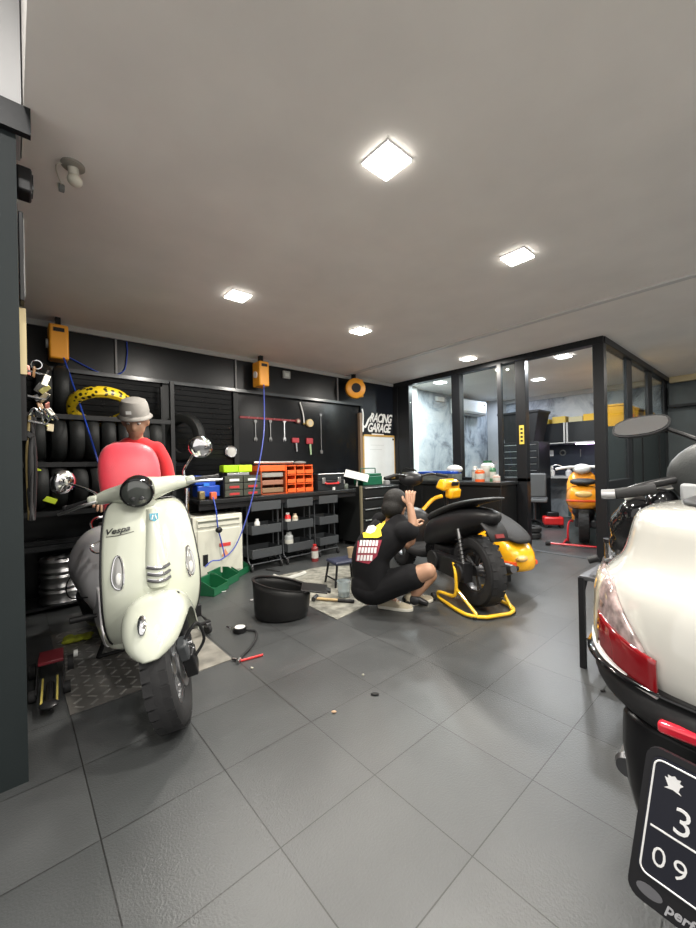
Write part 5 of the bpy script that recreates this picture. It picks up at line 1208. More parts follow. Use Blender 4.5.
for a, b in (((-.375, -.02, .69), (.375, .003, .72)), ((-.375, -.02, 0), (.375, .003, .03)), ((-.375, -.02, 0), (-.35, .003, .72)), ((.35, -.02, 0), (.375, .003, .72))): MB().bb(a, b).build('frame_strip', mat('pine', (.5, .3, .08), .5, noise=.15, nscale=20), bo)
MB().bb((.31, -.016, .64), (.345, -.011, .67)).build('corner_sticker', M_blackp, bo)
for z, x0, x1 in ((.55, -.2, .1), (.48, -.22, .05)): MB().bb((x0, -.0135, z), (x1, -.0118, z+.006)).build('pen_line', mat('pen_grey', (.45, .5, .5), .5), bo)
sg = thing('wall_lettering', 'white hand-lettered RACING GARAGE sign on the dark wall above the whiteboard', 'sign', (4.53, 4.40, 1.66))
MS = Matrix(((1, 0, 0), (0, 0, -1), (0, 1, 0))); M_sw = mat('sign_white', (.8, .8, .78), .6)
text_mb('RACING', .2, MS, (-.2, 0, .17), ext=.002, shear=.4, bold=.006, sx=.74, space=.88).build('lettering', M_sw, sg)
text_mb('GARAGE', .2, MS, (-.26, 0, .01), ext=.002, shear=.4, bold=.006, sx=.74, space=.88).build('lettering', M_sw, sg)
MB().tube(smooth([(-.37, -.002, .13), (-.3, -.002, .08), (-.22, -.002, .2), (-.12, -.002, .3)], 4), [.012]*4+[.02]*5+[.012]*4, 8, flat=.2, up=(0, 1, 0)).build('brush_stroke', M_sw, sg)
MB().tube(smooth([(-.36, -.002, .36), (-.34, -.002, .26), (-.355, -.002, .0), (-.33, -.002, .1)], 4), .014, 8, flat=.2, up=(0, 1, 0)).build('brush_stroke', M_sw, sg)
text_mb('MOTOPARTS', .035, MS, (-.16, 0, -.045), ext=.002, bold=.001).build('small_lettering', M_sw, sg) if False else MB().bb((-.16, -.002, -.04), (.12, .0, -.02)).build('underline', M_sw, sg)

# ================================================================== counter in front of the glass
ct = thing('counter', 'black counter in front of the glass partition with clutter on it', 'counter', (4.67, 3.18, 0))
MB().bb((-.24, -.9, .85), (.22, .9, .89)).build('worktop', M_bt, ct, bevel=.004); MB().bb((-.2, -.88, 0), (.2, .88, .85)).build('body', mat('counter_black', (.009, .0095, .01), .4), ct, bevel=.004)
for k in range(3): MB().bb((-.206, -.86+.585*k, .06), (-.2, -.29+.585*k, .82)).build('panel', MATS['counter_black'], ct, bevel=.004)
CT = .89
bt = thing('blue_tray', 'long blue tray on the counter behind the yellow headset', 'tray', (4.62, 3.3, CT+.1)); MB().bb((-.1, -.3, 0), (.1, .3, .03)).build('tray', M_blue, bt, bevel=.006); MB().bb((-.09, -.25, .03), (.09, .05, .04)).build('tray_contents', mat('blue_dark', (.02, .08, .3), .4), bt)
one(MB().bb((4.52, 3.0, CT), (4.74, 3.62, CT+.1)), 'grey_crate', mat('crate_grey', (.12, .13, .12), .45, noise=.3), 'grey metal crate on the counter carrying the blue tray', 'crate', bevel=.01)
one(MB().bb((4.5, 3.66, CT), (4.72, 3.9, CT+.12)), 'olive_case', mat('olive_case', (.12, .12, .06), .5, noise=.3), 'olive case on the left end of the counter', 'case', bevel=.015)
hose('wire_loop', [(4.55, 3.95, CT+.02), (4.55, 3.9, CT+.17), (4.6, 3.75, CT+.16), (4.6, 3.7, CT+.135)], .012, M_blackp, 'black looped handle bar over the olive case on the counter', 'cable')
can('orange_bottle', (4.55, 2.62, CT), .06, .17, M_oran, 'orange bottle on the counter', 'bottle', M_wplas)
can('green_bottle', (4.66, 2.5, CT), .04, .2, mat('bottle_green', (.06, .2, .1), .3), 'green bottle right of the orange bottle on the counter', 'bottle', M_wplas)
can('grey_bottle', (4.66, 2.75, CT), .045, .2, mat('bottle_grey', (.3, .33, .33), .3), 'grey bottle left of the orange bottle on the counter', 'bottle', M_wplas)
can('white_jug', (4.75, 2.62, CT), .09, .27, mat('jug_translucent', (.55, .6, .58), .3), 'large translucent jug behind the orange bottle on the counter', 'jug', M_grn)
can('pale_tub', (4.56, 2.4, CT), .045, .09, mat('tub_pink', (.5, .35, .3), .5), 'pale pink tub on the right part of the counter', 'tub', M_wplas)
one(MB().ell((4.68, 3.08, CT+.16), (.08, .12, .06)), 'white_rag', mat('rag_white', (.6, .6, .55), .9), 'white rag heaped on the grey crate', 'cloth')
# ================================================================== office contents
ac = thing('air_conditioner', 'white wall-mounted air conditioner inside the office', 'air conditioner', (7.15, BY-.02, 2.12))
mb = MB(); mb.rings([[Vector((x, y, z)) for y, z in ((0, 0), (-.14, .0), (-.2, .06), (-.215, .28), (-.19, .3), (0, .3))] for x in (-.52, .52)]); mb.build('casing', M_wplas, ac, bevel=.01)
MB().box((0, -.15, .02), (.96, .1, .012), rot(18)).build('louvre', M_dgrey, ac)
MB().bb((.38, -.219, .2), (.44, -.213, .24)).build('display_panel', M_dgrey, ac)
one(MB().bb((6.15, BY-.05, 2.33), (6.4, BY, 2.42)), 'wall_sensor', M_wplas, 'small white box on the office wall left of the air conditioner', 'sensor', bevel=.01)
uc = thing('wall_cabinet', 'black wall cabinet with pale edges on the office far wall, left of the pair', 'cabinet', (8.2, 3.12, 1.47))
MB().bb((-.14, -.3, .02), (.19, .3, .4)).build('body', mat('wc_black', (.02, .022, .024), .4), uc); MB().bb((-.155, -.27, .03), (-.14, .27, .39)).build('door', MATS['wc_black'], uc, bevel=.003)
for y0 in (-.3, .27): MB().bb((-.155, y0, .02), (-.135, y0+.03, .4)).build('pale_edge', mat('pale_edge', (.5, .5, .48), .5), uc)
MB().bb((-.155, -.3, 0), (.19, .3, .02)).build('pale_edge', MATS['pale_edge'], uc)
u2 = dup(uc, (8.2, 2.5, 1.47), label='black wall cabinet on the office far wall, right of the pair, above the lit strip')
st_ = thing('led_strip', 'violet-white light strip under the right wall cabinet in the office', 'light strip', (8.07, 2.42, 1.435)); MB().bb((-.015, -.22, 0), (.015, .22, .025)).build('tube', mat('led_violet', (1, 1, 1), .5, emit=(.85, .6, 1), estr=9), st_); MB().bb((-.02, -.23, .025), (.02, .23, .035)).build('holder', M_wplas, st_)
pgb = thing('tool_board', 'dark tool board between the office workbench and the wall cabinets', 'tool board', (RX-.032, 2.85, .85)); MB().bb((-.02, -.75, 0), (.03, .75, .6)).build('panel', mat('board_dark', (.02, .025, .035), .5), pgb)
MB().bb((-.03, .3, .38), (-.02, .42, .5)).build('hung_glove', M_wplas, pgb, bevel=.02); mb = MB(); mb_closed_lathe(mb, [(.04, -.01), (.06, -.01), (.06, .01), (.04, .01)], (-.035, .12, .44), (1, 0, 0), 20); mb.build('hung_ring', M_steel, pgb); MB().tube([(-.03, -.2, .5), (-.03, -.2, .35)], .01, 6).build('hung_tool', M_steel, pgb)
ow = thing('office_workbench', 'office workbench with pale top edge against the far wall', 'workbench', (8.07, 2.8, 0)); MB().bb((-.3, -.72, .8), (.29, .72, .84)).build('worktop', mat('pale_top', (.35, .36, .36), .4), ow, bevel=.005)
for y_ in (-.68, .68):
    for x_ in (-.25, .25): MB().bb((x_-.025, y_-.025, 0), (x_+.025, y_+.025, .8)).build('leg', M_blackm, ow)
MB().bb((-.3, -.68, .1), (.25, -.1, .76)).build('cupboard', mat('cupboard_green', (.02, .05, .045), .45), ow, bevel=.005)
for z_ in (.62, .5): MB().bb((-.312, -.6, z_), (-.3, -.35, z_+.02)).build('handle', M_wplas, ow)
for k, (y_, h_, c_, l_) in enumerate(((3.3, .06, (.6, .6, .6), 'flat white box at the left of the office workbench'), (3.02, .2, (.65, .65, .62), 'white figurine-shaped bottle on the office workbench'), (2.72, .18, (.6, .6, .6), 'white round bottle under the tool board in the office'), (2.5, .07, (.05, .1, .3), 'blue case on the office workbench'))):
    mb = MB()
    if k in (0, 3): mb.bb((7.85, y_-.13, .84), (8.1, y_+.13, .84+h_))
    else: mb.lathe([(.001, 0), (.05, 0), (.055, h_*.5), (.025, h_*.65), (.035, h_*.8), (.02, h_), (.001, h_)], (7.9, y_, .84), (0, 0, 1), 16)
    one(mb, ['flat_box', 'white_bottle', 'round_bottle', 'blue_case'][k], mat('ow_%d' % k, c_, .4), l_, ['box', 'bottle', 'bottle', 'case'][k], bevel=.005)
tc_ = thing('tall_tool_cabinet', 'tall black tool cabinet inside the office behind the sliding frame', 'cabinet', (7.48, 3.36, 0))
MB().bb((-.25, -.38, .05), (.25, .38, 1.5)).build('body', mat('tc_black', (.015, .016, .018), .35), tc_, bevel=.01)
for k in range(6): 
    d_ = MB().bb((-.262, -.36, .75+.12*k), (-.25, .36, .86+.12*k)).build('drawer', MATS['tc_black'], tc_, bevel=.003); MB().bb((-.272, -.34, .84+.12*k), (-.262, .34, .85+.12*k)).build('handle', M_steel, d_)
one(MB().rings([[Vector((7.48+sx_*a, 3.36+sy_*b, z)) for sx_, sy_ in ((-1, -1), (1, -1), (1, 1), (-1, 1))] for a, b, z in ((.2, .28, 1.5), (.25, .38, 2.02), (.27, .4, 2.04), (.27, .4, 2.08))]), 'black_tub', M_blackp, 'tall black tapered bin on top of the office tool cabinet', 'bin', bevel=.006)
cc = FZ(547, 522); ch = thing('office_chair', 'grey office chair in front of the office workbench', 'chair', (7.05, 3.0, 0), radians(20))
MB().box((0, 0, .45), (.42, .42, .07)).build('seat', mat('chair_grey', (.1, .105, .11), .7), ch, bevel=.02); MB().box((-.2, 0, .72), (.06, .4, .42), rot(0, -8, 0)).build('backrest', MATS['chair_grey'], ch, bevel=.025); MB().cyl((0, 0, .08), (0, 0, .42), .025, 12).build('column', M_dsteel, ch)
for k in range(5):
    a = 2*pi*k/5; l_ = MB().tube([(0, 0, .09), (.26*cos(a), .26*sin(a), .06)], .016, 8).build('leg', M_blackm, ch); MB().ell((.26*cos(a), .26*sin(a), .03), (.03, .02, .03)).build('caster', M_rubber, l_)
rj = thing('red_jack', 'red and black workshop jack on the office floor beneath the workbench', 'jack', (6.95, 2.66, 0), radians(30)); rj.scale = (.8, .6, .85); MB().box((0, 0, .14), (.3, .5, .16)).build('body', M_red, rj, bevel=.03); MB().box((0, 0, .26), (.12, .3, .1)).build('lift_arm', M_blackm, rj, bevel=.02)
for sx_ in (-1, 1):
    for sy_ in (-1, 1): MB().lathe([(.001, -.015), (.045, -.015), (.045, .015), (.001, .015)], (sx_*.12, sy_*.2, .046), (1, 0, 0), 16).build('wheel', M_rubber, rj)
sp_ = FZ(531, 538); mb = MB()
for k in range(2): mb_closed_lathe(mb, [(.06, .01+.09*k), (.12, .0+.09*k), (.14, .02+.09*k), (.14, .07+.09*k), (.12, .09+.09*k), (.06, .08+.09*k)], (sp_.x, sp_.y, 0), (0, 0, 1), 28)
for k in range(2):
    mb = MB(); mb_closed_lathe(mb, [(.06, .01), (.12, .0), (.14, .02), (.14, .07), (.12, .088), (.06, .08)], (sp_.x+.02*k, sp_.y, .09*k), (0, 0, 1), 28); one(mb, 'spare_tyre', M_rubber, ['small black tyre lying on the floor at the office door, lower of two', 'small black tyre lying on another at the office door'][k], 'tyre', 'small tyres at the office door')
wd_ = thing('dark_wardrobe', 'dark grey cupboard behind the side glass, carrying yellow crates', 'cupboard', (7.2, 1.6, 0)); MB().bb((-.95, -.16, 0), (.95, .16, 1.6)).build('body', M_wgreen, wd_, bevel=.005)
for k in range(4): d_ = MB().bb((-.94+.475*k, .16, .05), (-.475+.475*k, .175, 1.57)).build('door', M_wgreen, wd_, bevel=.003)
for k in range(3):
    t = thing('yellow_crate', ['yellow plastic crate on the cupboard behind the side glass, nearest the door', 'yellow plastic crate on the cupboard behind the side glass, middle of three', 'yellow plastic crate on the cupboard behind the side glass, farthest from the door'][k], 'crate', (6.55+.62*k, 1.6, 1.6), 0, 'yellow crates behind the side glass')
    mb = MB(); w_ = .29
    mb.rings([[Vector((sx_*w_*q, sy_*.15*q, z)) for sx_, sy_ in ((-1, -1), (1, -1), (1, 1), (-1, 1))] for q, z in ((.92, 0), (.98, .27), (1.03, .275), (1.03, .3))]); mb.build('body', mat('crate_yellow', (.8, .38, .01), .4), t, bevel=.006); mb = MB()
    for q in range(3): mb.bb((-.2+.15*q, -.153, .12), (-.1+.15*q, -.147, .18))
    mb.build('grip_slots', M_oran, t)
for k, (y_, c_) in enumerate(((3.25, (.6, .45, .05)), (2.95, (.7, .5, .1)), (2.65, (.55, .5, .3)), (2.4, (.75, .45, .03)))):
    one(MB().bb((8.1, y_-.12, 1.87), (8.34, y_+.12, 1.87+.1+.03*(k % 2))), 'parts_carton', mat('carton_%d' % k, c_, .6), ['mustard carton on the left wall cabinet, its left end', 'tall golden carton on the left wall cabinet, its right end', 'pale carton on the right wall cabinet, its left end', 'orange-yellow carton on the right wall cabinet, its right end'][k], 'carton', 'cartons on the wall cabinets', bevel=.004)
ps_ = thing('sliding_door_notice', 'small yellow sign on the sliding door frame', 'sign', (PX-.052, 2.225, 1.36)); MB().bb((-.005, -.03, 0), (0, .03, .24)).build('plate', mat('notice_yellow', (.7, .55, .08), .5), ps_)
for k in range(4): MB().bb((-.0065, -.015, .03+.05*k), (-.005, .015, .055+.05*k)).build('mark', M_blackp, ps_)
# ================================================================== things on the floor
M_mat = mat('checker_mat', (.1, .095, .088), .3, noise=.35, nscale=5)
nt = M_mat.node_tree
def quad(name, pts, th, m, label, cat, **k):
    mb = MB(); P = [Vector(p) for p in pts]; n = len(P); mb.add([Vector((p.x, p.y, .001)) for p in P]+[Vector((p.x, p.y, .001+th)) for p in P], [tuple(range(n-1, -1, -1)), tuple(range(n, 2*n))]+[(i, (i+1) % n, n+(i+1) % n, n+i) for i in range(n)])
    return one(mb, name, m, label, cat, **k)
m1 = thing('checker_plate_mat', 'dark checker-plate mat on the floor under the cream scooter', 'mat', (.6, 2.8, 0))
mb = MB(); mb.bb((-.41, -.57, .001), (.16, .6, .005)); mb.build('sheet', M_mat, m1)
mb = MB(); mb.bb((.165, -.6, .001), (.375, .58, .005)); mb.build('lit_mat_part', mat('mat_lit_tone', (.2, .19, .165), .5, noise=.4, nscale=9), m1)  # same mat: its lit right part put into a paler colour
mb = MB()
for i in range(9):
    for j in range(18):
        mb.box((-.37+.062*i, -.53+.064*j, .0055), (.046, .012, .003), rot(0, 0, 45 if (i+j) % 2 else -45))
rp = mb.build('raised_pattern', mat('worn_plate', (.3, .29, .27), .35, .5), m1); rp['kind'] = 'stuff'
q = [FZ(273, 577), FZ(305, 604), FZ(337, 620), FZ(388, 596), FZ(352, 566), FZ(322, 567)]
quad('stone_pattern_mat', q, .004, mat('granite_sheet', (.24, .235, .2), .5, noise=.5, nscale=14), 'pale speckled floor sheet between the black bucket and the crouching person', 'mat')
o = hose('rolled_plastic', [FZ(274, 576, .02), FZ(284, 579, .025), FZ(293, 577, .02), FZ(305, 573, .015)], .022, mat('clear_film', (.5, .5, .46), .25, coat=.5, bump=.8, bscale=30), 'crumpled clear plastic roll at the far edge of the pale floor sheet', 'plastic film')
# black under-seat bucket
BK = FZ(277, 622); bk = thing('under_seat_bucket', 'black plastic under-seat bucket standing alone on the floor', 'bucket', (1.54, 2.56, 0), radians(-38))
mb = MB(); rg = []
def oval(cx, w, d, z, tilt=0): return [Vector((cx+w*cos(a)-(0), d*sin(a), z+tilt*cos(a))) for a in [2*pi*k/28 for k in range(28)]]
mb.rings([oval(-.01, .17, .12, 0), oval(-.005, .195, .135, .02), oval(-.0, .205, .145, .1), oval(0, .21, .148, .2, -.04), oval(0, .215, .15, .25, -.045)], caps=False)
mb.add(oval(-.01, .17, .12, 0), [tuple(range(27, -1, -1))])
bko = mb.build('shell', mat('bucket_plastic', (.013, .013, .013), .4), bk, solid=.006, soff=1)
mb = MB(); mb.rings([oval(0, .205, .14, .246, -.045), oval(0, .225, .16, .249, -.046), oval(0, .225, .16, .256, -.046), oval(0, .205, .14, .253, -.045)], closed=True, caps=False); mb.build('rim', MATS['bucket_plastic'], bk)
mb = MB(); mb.rings([[Vector((x, y, z)) for x, y in ((.16, -.1), (.2, -.1), (.2, .1), (.16, .1))] for z in (.203, .213)]); mb.box((.25, 0, .208), (.2, .2, .012), rot(0, 8, 0)); mb.box((.35, 0, .188), (.05, .08, .02), rot(0, 20, 0)); mb.build('hinge_lip', MATS['bucket_plastic'], bk, bevel=.005)
MB().cyl((-.21, .0, .13), (-.235, 0, .13), .012, 10).build('bolt', M_steel, bk)
# pressure gauge with hose
g0 = FZ(240, 632); t = thing('tyre_inflator', 'tyre inflator gauge with black hose lying on the floor', 'gauge', g0, 0)
MB().lathe([(.001, 0), (.042, 0), (.045, .01), (.045, .03), (.001, .034)], (0, 0, .002), (0, 0, 1), 24).build('gauge_body', M_blackm, t); MB().lathe([(.001, .036), (.036, .036), (.036, .0375), (.001, .0375)], (0, 0, 0), (0, 0, 1), 24).build('dial', M_wplas, t)
P = [FZ(x, y, .012)-g0 for x, y in ((245, 630), (255, 631), (256, 638), (250, 648), (243, 655), (240, 659))]; P = [Vector((p.x, p.y, .012)) for p in P]
MB().tube(smooth(P, 5), .008, 8).build('hose', M_rubber, t); MB().tube([P[-1], P[-1]+(P[-1]-P[-2])*.8], .011, 8).build('chuck', M_steel, t)
p = FZ(233, 629, .015)-g0; MB().tube([(0, 0, .015), (p.x, p.y, .015)], .014, 8).build('valve', M_steel, t); MB().tube([(p.x, p.y, .015), (p.x-.02, p.y+.06, .02)], .006, 6).build('lever', M_chrome, t)
a_ = FZ(241, 661, .006); b_ = FZ(263, 655, .006); t = thing('scraper', 'steel scraper with red handle lying beside the inflator hose', 'scraper', (a_.x, a_.y, 0)); MB().tube([(0, 0, .008), (b_.x-a_.x, b_.y-a_.y, .008)], .007, 8).build('handle', M_red, t); MB().tube([(0, 0, .008), (-.03, .05, .01)], [.012, .009], 8).build('head', M_chrome, t)
for (x, y, s_, c_, n_, l_) in ((375, 695, .022, (.01, .01, .01), 'black_bung', 'small black rubber piece alone on a middle floor tile'), (334, 713, .012, (.6, .4, .25), 'cigarette_end', 'tiny tan stub on the tile joint near the front'), (603, 692, .014, (.012, .012, .012), 'black_clip', 'tiny black clip on the tiles near the touring scooter'), (252, 669, .009, (.5, .48, .4), 'paper_scrap', 'tiny pale scrap on the floor below the red scraper'), (363, 676, .007, (.5, .5, .45), 'paper_scrap', 'tiny pale speck on a floor tile right of the middle')):
    p = FZ(x, y); one(MB().ell((p.x, p.y, .006), (s_, s_*.45, .006), rot(0, 0, -40), 12, 6), n_, mat(n_, c_, .5), l_, 'debris')
# step stool
so_ = FZ(338, 583); t = thing('step_stool', 'small stool with dark blue seat behind the crouching person', 'stool', (2.42, 2.86, 0), radians(-12))
MB().bb((-.14, -.11, .2), (.14, .11, .235)).build('seat', mat('navy_seat', (.02, .025, .05), .5), t, bevel=.015)
for sx_ in (-1, 1):
    for sy_ in (-1, 1): MB().tube([(sx_*.12, sy_*.09, .2), (sx_*.15, sy_*.11, .0)], .011, 8).build('leg', M_blackm, t)
    MB().tube([(sx_*.14, -.1, .07), (sx_*.14, .1, .07)], .008, 8).build('cross_bar', M_blackm, t)
p = FZ(344, 597); t = thing('clear_container', 'clear plastic container on the pale floor sheet behind the crouching person', 'container', p)
mb = MB().lathe([(.001, 0), (.045, 0), (.052, .005), (.06, .13), (.063, .135), (.059, .135), (.05, .01), (.001, .008)], (0, 0, .006), (0, 0, 1), 24); mb.build('tub', mat('frosted_clear', (.5, .58, .6), .15, alpha=.45, coat=.5), t); MB().lathe([(.001, .01), (.05, .01), (.053, .05), (.001, .05)], (0, 0, .006), (0, 0, 1), 20).build('liquid', mat('grey_liquid', (.3, .33, .33), .2), t)
p = AD(354, 566, 3.35); t = thing('paper_cup', 'tan paper cup standing on the stool seat', 'cup', (2.50, 2.84, .236)); MB().lathe([(.001, 0), (.028, 0), (.038, .1), (.036, .1), (.027, .004), (.001, .004)], (0, 0, 0), (0, 0, 1), 20).build('cup_wall', mat('tan_paper', (.42, .32, .2), .7), t)
a_ = FZ(315, 599, .015); b_ = FZ(354, 602, .015); t = thing('mallet', 'mallet with pale wooden handle lying on the pale floor sheet', 'mallet', (a_.x, a_.y, .006)); d_ = b_-a_; MB().tube([(0, 0, .014), (d_.x*.6, d_.y*.6, .014)], .012, 10).build('handle', mat('ash_wood', (.5, .36, .18), .5), t); MB().tube([(d_.x*.6, d_.y*.6, .014), (d_.x, d_.y, .014)], .014, 10).build('grip', M_rubber, t); dn = Vector((-d_.y, d_.x, 0)).normalized(); MB().tube([-dn*.04+Vector((0, 0, .02)), dn*.04+Vector((0, 0, .02))], .019, 12).build('head', M_dsteel, t)
p0 = FZ(266, 570); p1_ = FZ(280, 572); one(MB().tube([p0+Vector((0, 0, .008)), p1_+Vector((0, 0, .008))], .007, 8), 'steel_rod', M_dsteel, 'short dark rod on the floor in front of the leftmost trolley', 'rod')
# green bins
for k, (x, y, l_) in enumerate(((212, 592, 'dark green open bin on the floor before the cream cabinet, nearest of three'), (224, 583, 'dark green open bin on the floor before the cream cabinet, middle of three'), (236, 574, 'dark green open bin on the floor before the cream cabinet, farthest of three'))):
    p = FZ(x, y); t = thing('green_bin', l_, 'bin', (p.x, p.y, 0), radians(35), 'green bins on the floor')
    mb = MB(); hx, hy = .12, .1
    mb.bb((-hx, -hy, 0), (hx, hy, .006)); mb.bb((-hx, hy-.005, 0), (hx, hy, .13)); mb.bb((-hx, -hy, 0), (hx, -hy+.005, .07))
    for s in (-1, 1): mb.prism([(-hy, 0), (hy, 0), (hy, .13), (.02, .13), (-hy, .07)], (s*(hx-.003), 0, 0), Matrix(((0, 0, 1), (1, 0, 0), (0, 1, 0))), .006)
    mb.build('bin_shell', M_grn, t); MB().tube([(-hx, hy, .13), (hx, hy, .13)], .006, 6).build('rim', M_grn, t)
p = FZ(198, 590); t = thing('green_funnel_tool', 'bright green clamp with silver tip on the floor beside the green bins', 'clamp', (p.x, p.y, 0)); a_ = FZ(200, 583, .03)-p; b_ = FZ(214, 593, .01)-p; c_ = FZ(190, 588, .02)-p
mg = mat('neon_green', (.05, .55, .08), .4); MB().tube([a_, b_], .01, 8).build('arm', mg, t); MB().tube([c_+Vector((.03, 0, 0)), b_], .01, 8).build('arm', mg, t); MB().tube([c_, c_+Vector((.05, .01, 0))], .013, 8).build('tip', M_wplas, t); MB().tube([b_, FZ(226, 591, .006)-p], .003, 6).build('thread', M_wplas, t)
# wheeled dolly behind the cream scooter
p = FZ(206, 640); t = thing('wheeled_dolly', 'black wheeled dolly frame on the floor right of the cream scooter', 'dolly', (.92, 2.78, 0), radians(8))
MB().tube([(-.3, -.13, .08), (.08, -.13, .08), (.14, .25, .08), (-.3, .25, .08)], .014, 8).build('frame', M_blackm, t)
MB().bb((-.05, .0, .08), (.1, .14, .17)).build('wheel_cradle', M_blackp, t, bevel=.01)
for x, y in ((.07, -.13), (.13, .25), (-.3, -.13), (-.3, .25)):
    c_ = thing('caster', None, None, (x, y, 0)); c_.parent = t
    MB().lathe([(.001, -.013), (.028, -.013), (.032, -.008), (.032, .008), (.028, .013), (.001, .013)], (0, 0, .032), (1, .3, 0), 16).build('caster_wheel', M_rubber, c_); MB().box((0, 0, .062), (.035, .035, .03)).build('fork', M_dsteel, c_, bevel=.004)
# trolley jack at the left
p = FZ(45, 712); t = thing('trolley_jack', 'low trolley jack with red top plate and yellow-sided arm beside the column', 'jack', (.145, 2.62, 0), radians(-95))
for s in (-1, 1): MB().prism([(-.16, .02), (.16, .02), (.18, .05), (.05, .12), (-.14, .1)], (0, s*.055, 0), frame((0, -1, 0), (0, 0, 1)), .006).build('side_plate', mat('jack_grey', (.04, .04, .042), .4, .5), t)
MB().box((-.07, 0, .125), (.16, .11, .018)).build('top_plate', mat('jack_red', (.2, .02, .03), .4), t, bevel=.004)
MB().tube([(.12, 0, .06), (.3, 0, .03)], .018, 8).build('lift_arm', M_blackm, t)
for s in (-1, 1): MB().box((.2, s*.03, .06), (.2, .008, .025), rot(0, 10, 0)).build('yellow_rail', mat('jack_yellow', (.4, .33, .08), .45), t)
for x, y, r_ in ((-.14, .085, .04), (-.14, -.085, .04), (.14, .07, .03), (.14, -.07, .03)): MB().lathe([(.001, -.014), (r_, -.014), (r_, .014), (.001, .014)], (x, y, r_+.001), (0, 1, 0), 18).build('jack_wheel', M_rubber, t)
MB().lathe([(.001, 0), (.035, 0), (.04, .01), (.025, .02), (.001, .02)], (.31, 0, .04), (0, 0, 1), 16).build('saddle', M_blackm, t)
MB().lathe([(.001, -.01), (.02, -.01), (.02, .01), (.001, .01)], (-.1, .11, .1), (0, 1, 0), 16).build('knob', M_wplas, t)
p = FZ(78, 640); mb = MB()
for k in range(7): mb.ell((p.x+.05*(k % 3)-.05, p.y+.035*(k//3)-.03, .018), (.05, .03, .016), rot(0, 0, 40*k), 10, 6)
o = one(fuse(mb, .008, 3), 'work_gloves', mat('yellow_green_cloth', (.3, .33, .02), .85, noise=.5, nscale=25), 'yellow-green work glove lying on the dark mat behind the jack', 'glove')
# black box and cast part by the crouching person's feet
p = FZ(420, 604); t = thing('black_air_tool', 'black air tool lying on the floor by the shoe of the crouching person', 'air tool', (2.42, 2.02, 0), radians(-60)); MB().ell((0, 0, .045), (.08, .045, .043)).build('body', mat('tool_rubber', (.02, .022, .025), .35), t); MB().tube([(.06, 0, .045), (.13, -.02, .03)], [.03, .02], 12).build('nose', M_blackm, t); MB().tube([(-.02, -.03, .03), (-.03, -.11, .022)], .02, 10).build('handle', M_blackp, t)
# small metal table behind the touring scooter
t = thing('steel_side_table', 'small black steel table with a lower shelf behind the touring scooter', 'table', (2.63, .53, 0))
z1 = AX(580, 577, 2.36).z
for x in (-.27, .27):
    for y in (-.23, .23): MB().bb((x-.014, y-.014, 0), (x+.014, y+.014, z1)).build('leg', M_blackm, t)
MB().bb((-.28, -.24, z1-.012), (.28, .24, z1+.01)).build('table_top', M_dsteel, t, bevel=.003); MB().bb((-.27, -.23, .16), (.27, .23, .17)).build('lower_shelf', M_dsteel, t); mb = MB().tube([(-.27, .23, z1-.12), (-.19, .23, z1-.02)], .008, 6); mb.build('brace', M_blackm, t); MB().tube([(-.27, -.23, z1-.12), (-.19, -.23, z1-.02)], .008, 6).build('brace', M_blackm, t)
t = thing('carburettor', 'shiny carburettor with black fittings lying on the small steel table', 'engine part', (2.52, .66, z1+.01), radians(20))
MB().tube([(-.06, 0, .05), (.09, 0, .05)], [.045, .035], 18).build('throat', M_alu, t); MB().box((0, 0, .03), (.09, .09, .06)).build('bowl', M_alu, t, bevel=.012); MB().cyl((.01, 0, .08), (.01, 0, .17), .03, 16).build('slide_housing', M_chrome, t); MB().cyl((.01, 0, .17), (.01, 0, .19), .034, 16).build('cap', M_blackp, t); MB().tube(smooth([(.01, 0, .19), (.03, -.04, .24), (.1, -.06, .2)], 4), .006, 6).build('cable', M_blackp, t); MB().tube([(0, .06, .08), (.0, .11, .06)], .02, 10).build('fitting', M_blackp, t)
t = thing('engine_cover', 'black glossy engine cover lying at the back of the small steel table', 'engine part', (2.68, .56, z1+.01), 0); MB().ell((0, 0, .1), (.13, .12, .1)).build('cover', M_gloss, t); MB().lathe([(.001, 0), (.05, 0), (.05, .02), (.001, .025)], (-.12, 0, .11), (-1, 0, .2), 20).build('cover_plate', M_alu, t)

# ================================================================== column fittings and ceiling sensor
p = Vector((.227, 2.064, CZ)); t = thing('ceiling_sensor', 'cream round motion sensor on the ceiling beside the column', 'sensor', (p.x, p.y, CZ))
M_cr = mat('aged_white', (.6, .57, .48), .45)
t.scale = (.75, .75, .75); MB().lathe([(.001, 0), (.06, 0), (.06, -.012), (.05, -.018), (.001, -.02)], (0, 0, 0), (0, 0, 1), 24).build('base', mat('sensor_base', (.3, .28, .24), .6), t); MB().cyl((0, 0, -.015), (.005, .01, -.05), .028, 16).build('stem', M_cr, t); MB().ell((.01, .02, -.075), (.04, .04, .034)).build('sensor_head', M_cr, t)
MB().tube(smooth([(-.04, 0, -.01), (-.075, .02, -.02), (-.07, .1, -.015), (-.04, .2, -.02)], 4), .003, 6).build('cable', M_cr, t)
MB().box((-.035, .24, -.02), (.03, .04, .035)).build('connector', mat('socket_grey', (.25, .26, .25), .5), t, bevel=.005)
t = thing('wall_speaker', 'small black speaker box mounted high on the column edge', 'speaker', (.062, 2.04, 2.27)); MB().bb((-.03, -.05, 0), (.02, .04, .1)).build('cabinet', M_blackp, t, bevel=.008); MB().bb((.02, -.04, .02), (.024, .03, .08)).build('grille', M_blackm, t)
t = thing('hung_picture', 'narrow black picture frame hung on the edge of the column', 'picture', (.05, 1.95, 1.8)); MB().bb((-.015, -.04, 0), (.0, .04, .34)).build('frame', M_blackp, t, bevel=.003); MB().bb((.0, -.03, .02), (.002, .03, .32)).build('print', mat('grey_print', (.3, .3, .3), .3), t)
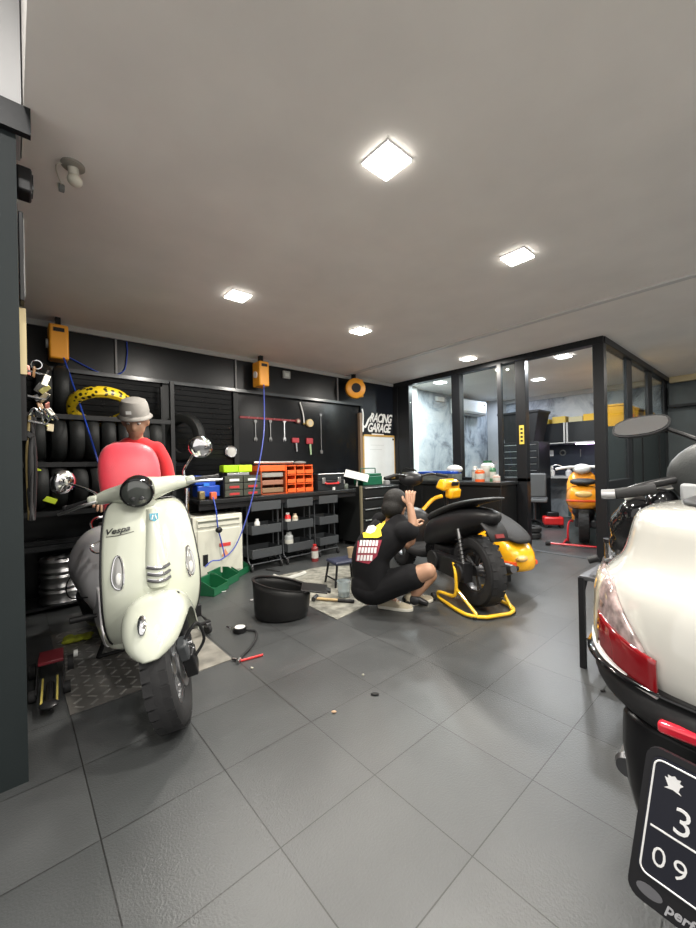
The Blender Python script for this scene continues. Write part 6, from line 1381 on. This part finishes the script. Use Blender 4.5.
t = thing('wooden_peg_board', 'pale wooden strip with hooks on the column edge', 'rack', (.042, 1.99, 1.17)); MB().bb((-.01, -.02, .36), (.012, .02, .62)).build('strip', mat('pale_wood', (.55, .45, .25), .5), t)
for k in range(3): MB().tube([(.012, .0, .38-.1*k), (.07, .0, .37-.1*k), (.08, 0, .39-.1*k)], .004, 6).build('hook', M_chrome, t)
MB().bb((-.01, -.012, .1), (.008, .012, .36)).build('back_strip', M_blackm, t)
t = thing('key_bunch', 'large bunch of keys and coloured tags hanging on the column', 'keys', (.085, 2.0, 1.4))
cols = [(.6, .25, .2), (.25, .13, .05), (.5, .48, .42), (.05, .05, .05), (.6, .55, .2), (.35, .3, .2), (.02, .02, .02)]
for k in range(14):
    a = random.uniform(-.035, .05); z_ = .16-.02*k+random.uniform(-.01, .01); L_ = random.uniform(.03, .05)
    c_ = cols[k % 7]; mb = MB().box((a, random.uniform(-.03, .03), z_), (.022, .006, L_), rot(random.uniform(-40, 40), random.uniform(-40, 40), random.uniform(0, 90))); mb.build('key_tag' if k % 2 else 'key', mat('key_%d' % (k % 7), c_, .35, .7 if k % 2 == 0 else 0), t, bevel=.002)
mb = MB(); mb_closed_lathe(mb, [(.016, -.0015), (.019, -.0015), (.019, .0015), (.016, .0015)], (0, 0, .18), (.2, 1, 0), 20); mb.build('key_ring', M_chrome, t)
t = thing('cable_bundle', 'bundle of black cables and silver clips hanging down the column edge', 'cables', (.075, 2.02, .95))
for k in range(5): MB().tube(smooth([(random.uniform(-.03, .0), random.uniform(-.03, .03), .42), (random.uniform(-.03, .0), random.uniform(-.03, .03), .25), (random.uniform(-.03, -.0), random.uniform(-.03, .03), .0)], 5), random.choice((.005, .008)), 8).build('cable', [M_blackp, M_rubber, mat('tan_cable', (.2, .15, .06), .5)][k % 3], t)
for k in range(4): MB().tube(smooth([(-.02+.02*k, -.02, .42), (.0+.015*k, -.04, .45), (.03+.015*k, -.02, .41)], 3), .005, 6).build('clip', M_chrome, t)
# yellow straps and blue jug hanging at the end of the rack
for k, (x, y, r_) in enumerate(((38, 470, .012), (44, 487, .022), (50, 500, .028))):
    p = AY(x, y, 3.96); one(MB().box(p, (.09 if k == 2 else .04, .02, r_*1.6), rot(0, 25, 0)), 'strap_end', mat('neon_yellow', (.55, .7, .02), .5), ['small yellow strap end at the rack end, the topmost', 'curved yellow strap end at the rack end, the middle one', 'wide yellow strap with dark lettering at the rack end, the lowest'][k], 'strap', bevel=.004)
